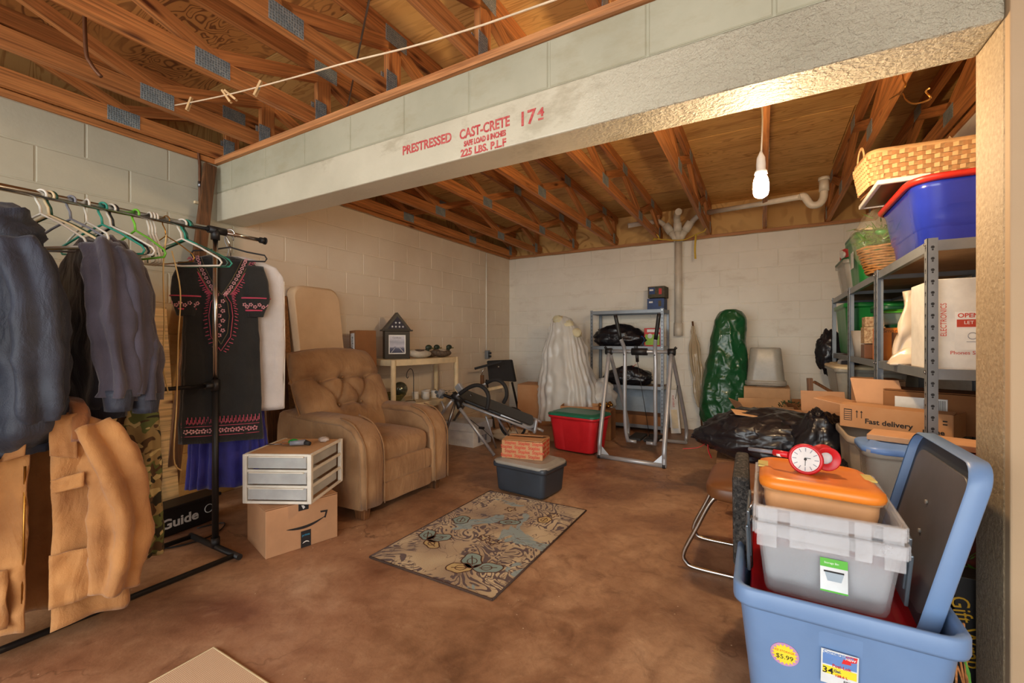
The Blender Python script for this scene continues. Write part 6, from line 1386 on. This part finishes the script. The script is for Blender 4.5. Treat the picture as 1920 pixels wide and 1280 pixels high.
for s in (-1, 1): MB().box((s*.085,0,.014), (.02,.46,.022)).build('frame_bar', M['paperwhite'], t, bevel=.004); MB().box((0,s*.22,.014), (.16,.02,.022)).build('frame_bar', M['paperwhite'], t, bevel=.004)
# cellophane gift basket
P('wicker', (176, 124, 66), .65, col2=(130, 84, 42), vs=60)
t = thing('gift_basket', 'wicker gift basket of artificial greens wrapped in cellophane on the rack tops', 'basket', (.63, 3.36, 1.50), 0); t.scale = (1.25, 1.25, 1.15)
b = MB()
for k in range(11): b.tube([V((.07+.0035*k)*math.cos(a*math.pi/14), (.07+.0035*k)*math.sin(a*math.pi/14), .008+.0125*k+.0025*math.sin(a*math.pi/2+k*math.pi)) for a in range(28)], .0068, 5, closed=True)
b.build('wicker', M['wicker'], t)['kind'] = 'stuff'
b = MB()
for k in range(340):
    c = V(random.gauss(0,.045), random.gauss(0,.05), .15+abs(random.gauss(.02,.04))); d = V(random.uniform(-1,1), random.uniform(-1,1), random.uniform(-.2,1)).normalized()*.055; s = d.orthogonal().normalized()*.0035; b.add([c-s, c+d*.5-s, c+d, c+d*.5+s, c+s], [(0,1,2,3,4)])
b.build('greens', bpy.data.materials['leafbright'], t)['kind'] = 'stuff'
MB().blob((-.02,-.05,.21), (.03,.02,.018), None, 12, 8).build('foil_bow', bpy.data.materials['greengloss'], t)
trash = MB().blob((0,0,.17), (.125,.15,.165), lambda d, p: V(p.x, p.y, max(p.z, -.165))*(1+.16*nz(d.x,d.y,d.z,3)+.05*math.sin(math.atan2(d.y,d.x)*15)*max(0,d.z)), 48, 26); trash.build('cellophane', M['cello'], t)
MB().tube([(-.06,-.04,.235), (-.085,.14,.275)], .016, 8, ry=.005).build('paper_roll', M['cream'], t)
# green bins
tote('green_bin', 'bright green bin with a lid on top of the middle side rack', (.775, 4.06, 1.497), math.pi/2, .42, .42, .36, 'kelly', 'deepgreen', r=.05, ind=.006)
decal(0, bpy.data.objects['green_bin'], (0,.205,.2), (.10,.002,.12), 'label')
tote('clear_bin', 'clear bin on top of the farthest side rack', (.77, 4.62, 1.497), math.pi/2, .46, .40, .27, 'cleartub', 'deepgreen', r=.04, ind=.008)
t = carton('gift_box', 'red gift box with a white bow on the clear bin', (.70, 4.68, 1.78), .2, .2, .2, .12, 'cerealred', flaps=False); MB().blob((-.11,0,.06), (.015,.05,.03)).blob((-.11,.03,.085), (.012,.03,.02)).build('bow', M['label'], t)
tote('green_tub', 'open bright green tub on the middle shelf of the farthest side rack', (.78, 4.64, .987), math.pi/2, .62, .42, .42, 'kelly', None, r=.06, ind=.006)
tote('lidded_green_bin', 'dark green bin behind the small cartons on the middle side rack', (.85, 3.98, .987), math.pi/2, .36, .30, .36, 'deepgreen', 'kelly', r=.04, ind=.006)
P('ribbed', (190, 182, 170), .4); P('houseprint', (150, 110, 74), .7, col2=(214, 190, 150), vs=70); P('tealprint', (170, 190, 160), .6)
t = thing('ribbed_bin', 'small grey ribbed waste bin beside the dotted carton', 'bin', (.64, 3.96, .987))
MB().loft([[V((.062+.022*z/.19)*(1+.05*(k % 2))*math.cos(2*math.pi*k/36), (.062+.022*z/.19)*(1+.05*(k % 2))*math.sin(2*math.pi*k/36), z) for k in range(36)] for z in (.0,.19)], cap=False).build('wall', M['ribbed'], t, solid=.003); MB().lathe([(.06,.002),(.0,.002)], n=18, cap=False).build('bottom', M['ribbed'], t)
t = carton('dotted_carton', 'small dotted brown carton stack beside the ribbed bin', (.64, 3.76, .987), 0, .11, .12, .10, 'brownseat', flaps=False); MB().box((0,0,.155), (.11,.12,.11)).build('upper_carton', M['houseprint'], t, bevel=.002); MB().box((0,0,.245), (.10,.11,.065)).build('upper_carton', M['houseprint'], t, bevel=.002)
t = carton('orange_carton', 'orange printed carton between the dotted carton and the white mailer', (.68, 3.42, .987), 0, .17, .16, .20, 'orange', flaps=False); decal(0, t, (0,-.081,.12), (.05,.001,.09), 'brownseat', 'print_panel'); text('Smores', .03, M['brownseat'], t, (-.02,-.0815,.175), (math.pi/2,0,0), 'lettering', .0003)
t = thing('glass_tub', 'small clear tub with a lime lid on the orange carton', 'storage bin', (.69, 3.42, 1.19)); tubbody(.14,.13,.085,.85,.02,.004,0,rimh=.01).build('tub', M['glass'], t); tublid(.14,.13,.078, r=.02, h=.014, e=.014).build('lid', M['limegreen'], t)
# mailer and the white battery box
t = thing('white_mailer', 'crumpled white plastic mailer leaning against the tall white box', 'mailer', (.66, 2.86, .988), 0)
bb = MB().grid(lambda u, v: V(-.10+.05*v+.24*u+.02*nz(u*3,v*3,1,1), -.02+.03*nz(u*4,v*4,4,1)+.05*(v-.5)**2, .40*v*(1-.10*(1-u)**2)), 16, 16); bb.build('sheet', M['mailbag'], t, solid=.025)
bb = MB().grid(lambda u, v: V(-.12+.26*u, -.07+.05*v+.015*nz(u*4,v*4,9,1), .17*v*(u**.6)), 12, 10); bb.build('fold', M['mailbag'], t, solid=.01)
t = carton('battery_box', 'large white carton with an orange notice band behind the near rack upright', (.785, 2.53, .987), 0, .38, .30, .37, 'paperwhite', flaps=False)
YF = -.1515
MB().box((.0,YF-.0004,.185), (.24,.001,.030)).build('orange_band', M['redprint'], t)
MB().box((.005,YF-.0002+.0006,.155), (.26,.0006,.15)).build('notice_panel', M['label'], t)
text('OPEN IMMEDIATELY', .024, M['redprint'], t, (-.118,YF-.001,.215), (math.pi/2,0,0), 'lettering', .0003, 1, 'LEFT', .0005); text('LET THE FUN BEGIN', .018, M['label'], t, (-.10,YF-.001,.187), (math.pi/2,0,0), 'lettering', .0003, 1, 'LEFT')
for x in (-.075, .0): MB().tube(arc((x,YF-.001,.135), .013, 0, 360, 14), .0012, 4).box((x,YF-.001,.112), (.035,.0004,.002)).build('notice_icon', M['greyplastic'], t)
text('Phones SafeShip Kit', .020, M['redprint'], t, (-.14,YF-.001,.068), (math.pi/2,0,0), 'lettering', .0003, 1, 'LEFT')
text('ELECTRONICS', .026, M['redprint'], t, (-.158,YF-.001,.20), (math.pi/2,math.radians(-90),0), 'lettering', .0003, .8)
# lower far racks
tote('lidded_clear_bin', 'long clear bin with a cream lid on the low shelf of the farthest side rack', (.72, 4.60, .602), math.pi/2, .66, .44, .29, 'cleartub', 'cream', r=.04, ind=.004)
trashbag('trash_bag', 'small black bag hanging off the end of the farthest side rack', (.56, 5.22, 1.0), (.11,.10,.20), 0, knot=(.2,0,-1), seed=51, floor=False)
tag(MB().box((0,0,.0), (.12,.2,.05)).build('dark_cloth', M['fleecedark'], loc=(.60,4.45,.925), bevel=.015), 'folded dark cloth on the cream lid', 'cloth') 
tote('blue_grey_bin', 'small blue grey bin behind the drooping carton flap', (.44, 4.05, .30), 0, .2, .2, .35, 'bluegrey', None, r=.03, ind=0)
carton('plinth_carton', 'carton standing beneath the small blue grey bin', (.44, 4.05, 0), 0, .26, .26, .30, 'carddark')
flapbox('open_carton', 'open orange brown carton with a wide flap reaching over the black bags', (.39, 3.66, 0), .1, .28, .30, .60, 'kraft', (.15, 1.3, 1.2, .05), .5)
flapbox('open_carton', 'open carton with a tall printed flap beside the rack upright', (.62, 3.66, .557), .0, .2, .2, .12, 'kraft', (1.4, 1.3, 1.3, 1.4), .8) if False else None
trashbag('trash_bag', 'crumpled black bag heaped in front of the orange brown carton', (.30, 3.20, .22), (.16,.17,.24), .2, knot=(-.2,-.4,1), seed=61, amp=.2)
trashbag('trash_bag', 'black bag slumped on the floor below the beige tub', (.30, 2.78, 0), (.17,.22,.25), .1, knot=(.1,-.3,1), seed=71, amp=.22)
carton('low_carton', 'low brown carton under the crumpled black bag', (.31, 3.22, 0), .1, .3, .28, .215, 'carddark')
tag(MB().beam((.36,4.30,0), (.33,4.32,.80), .05, .04, (1,0,0)).build('wood_stake', M['board'], world=True, bevel=.003), 'upright wooden stake standing among the open cartons', 'board')
tag(MB().beam((.35,4.22,.78), (.60,4.0,.62), .02, .02).build('curved_stick', M['board'], world=True, bevel=.003), 'thin stick slanting down from the wooden stake', 'stick')
t = carton('printed_flap_box', 'kraft carton with a black printed arrow behind the beige tub', (.62, 3.52, .557), .08, .22, .2, .31, 'kraft'); MB().box((.04,-.101,.22), (.07,.001,.012)).box((.0,-.101,.205), (.01,.001,.04)).build('print_block', M['inkblack'], t)
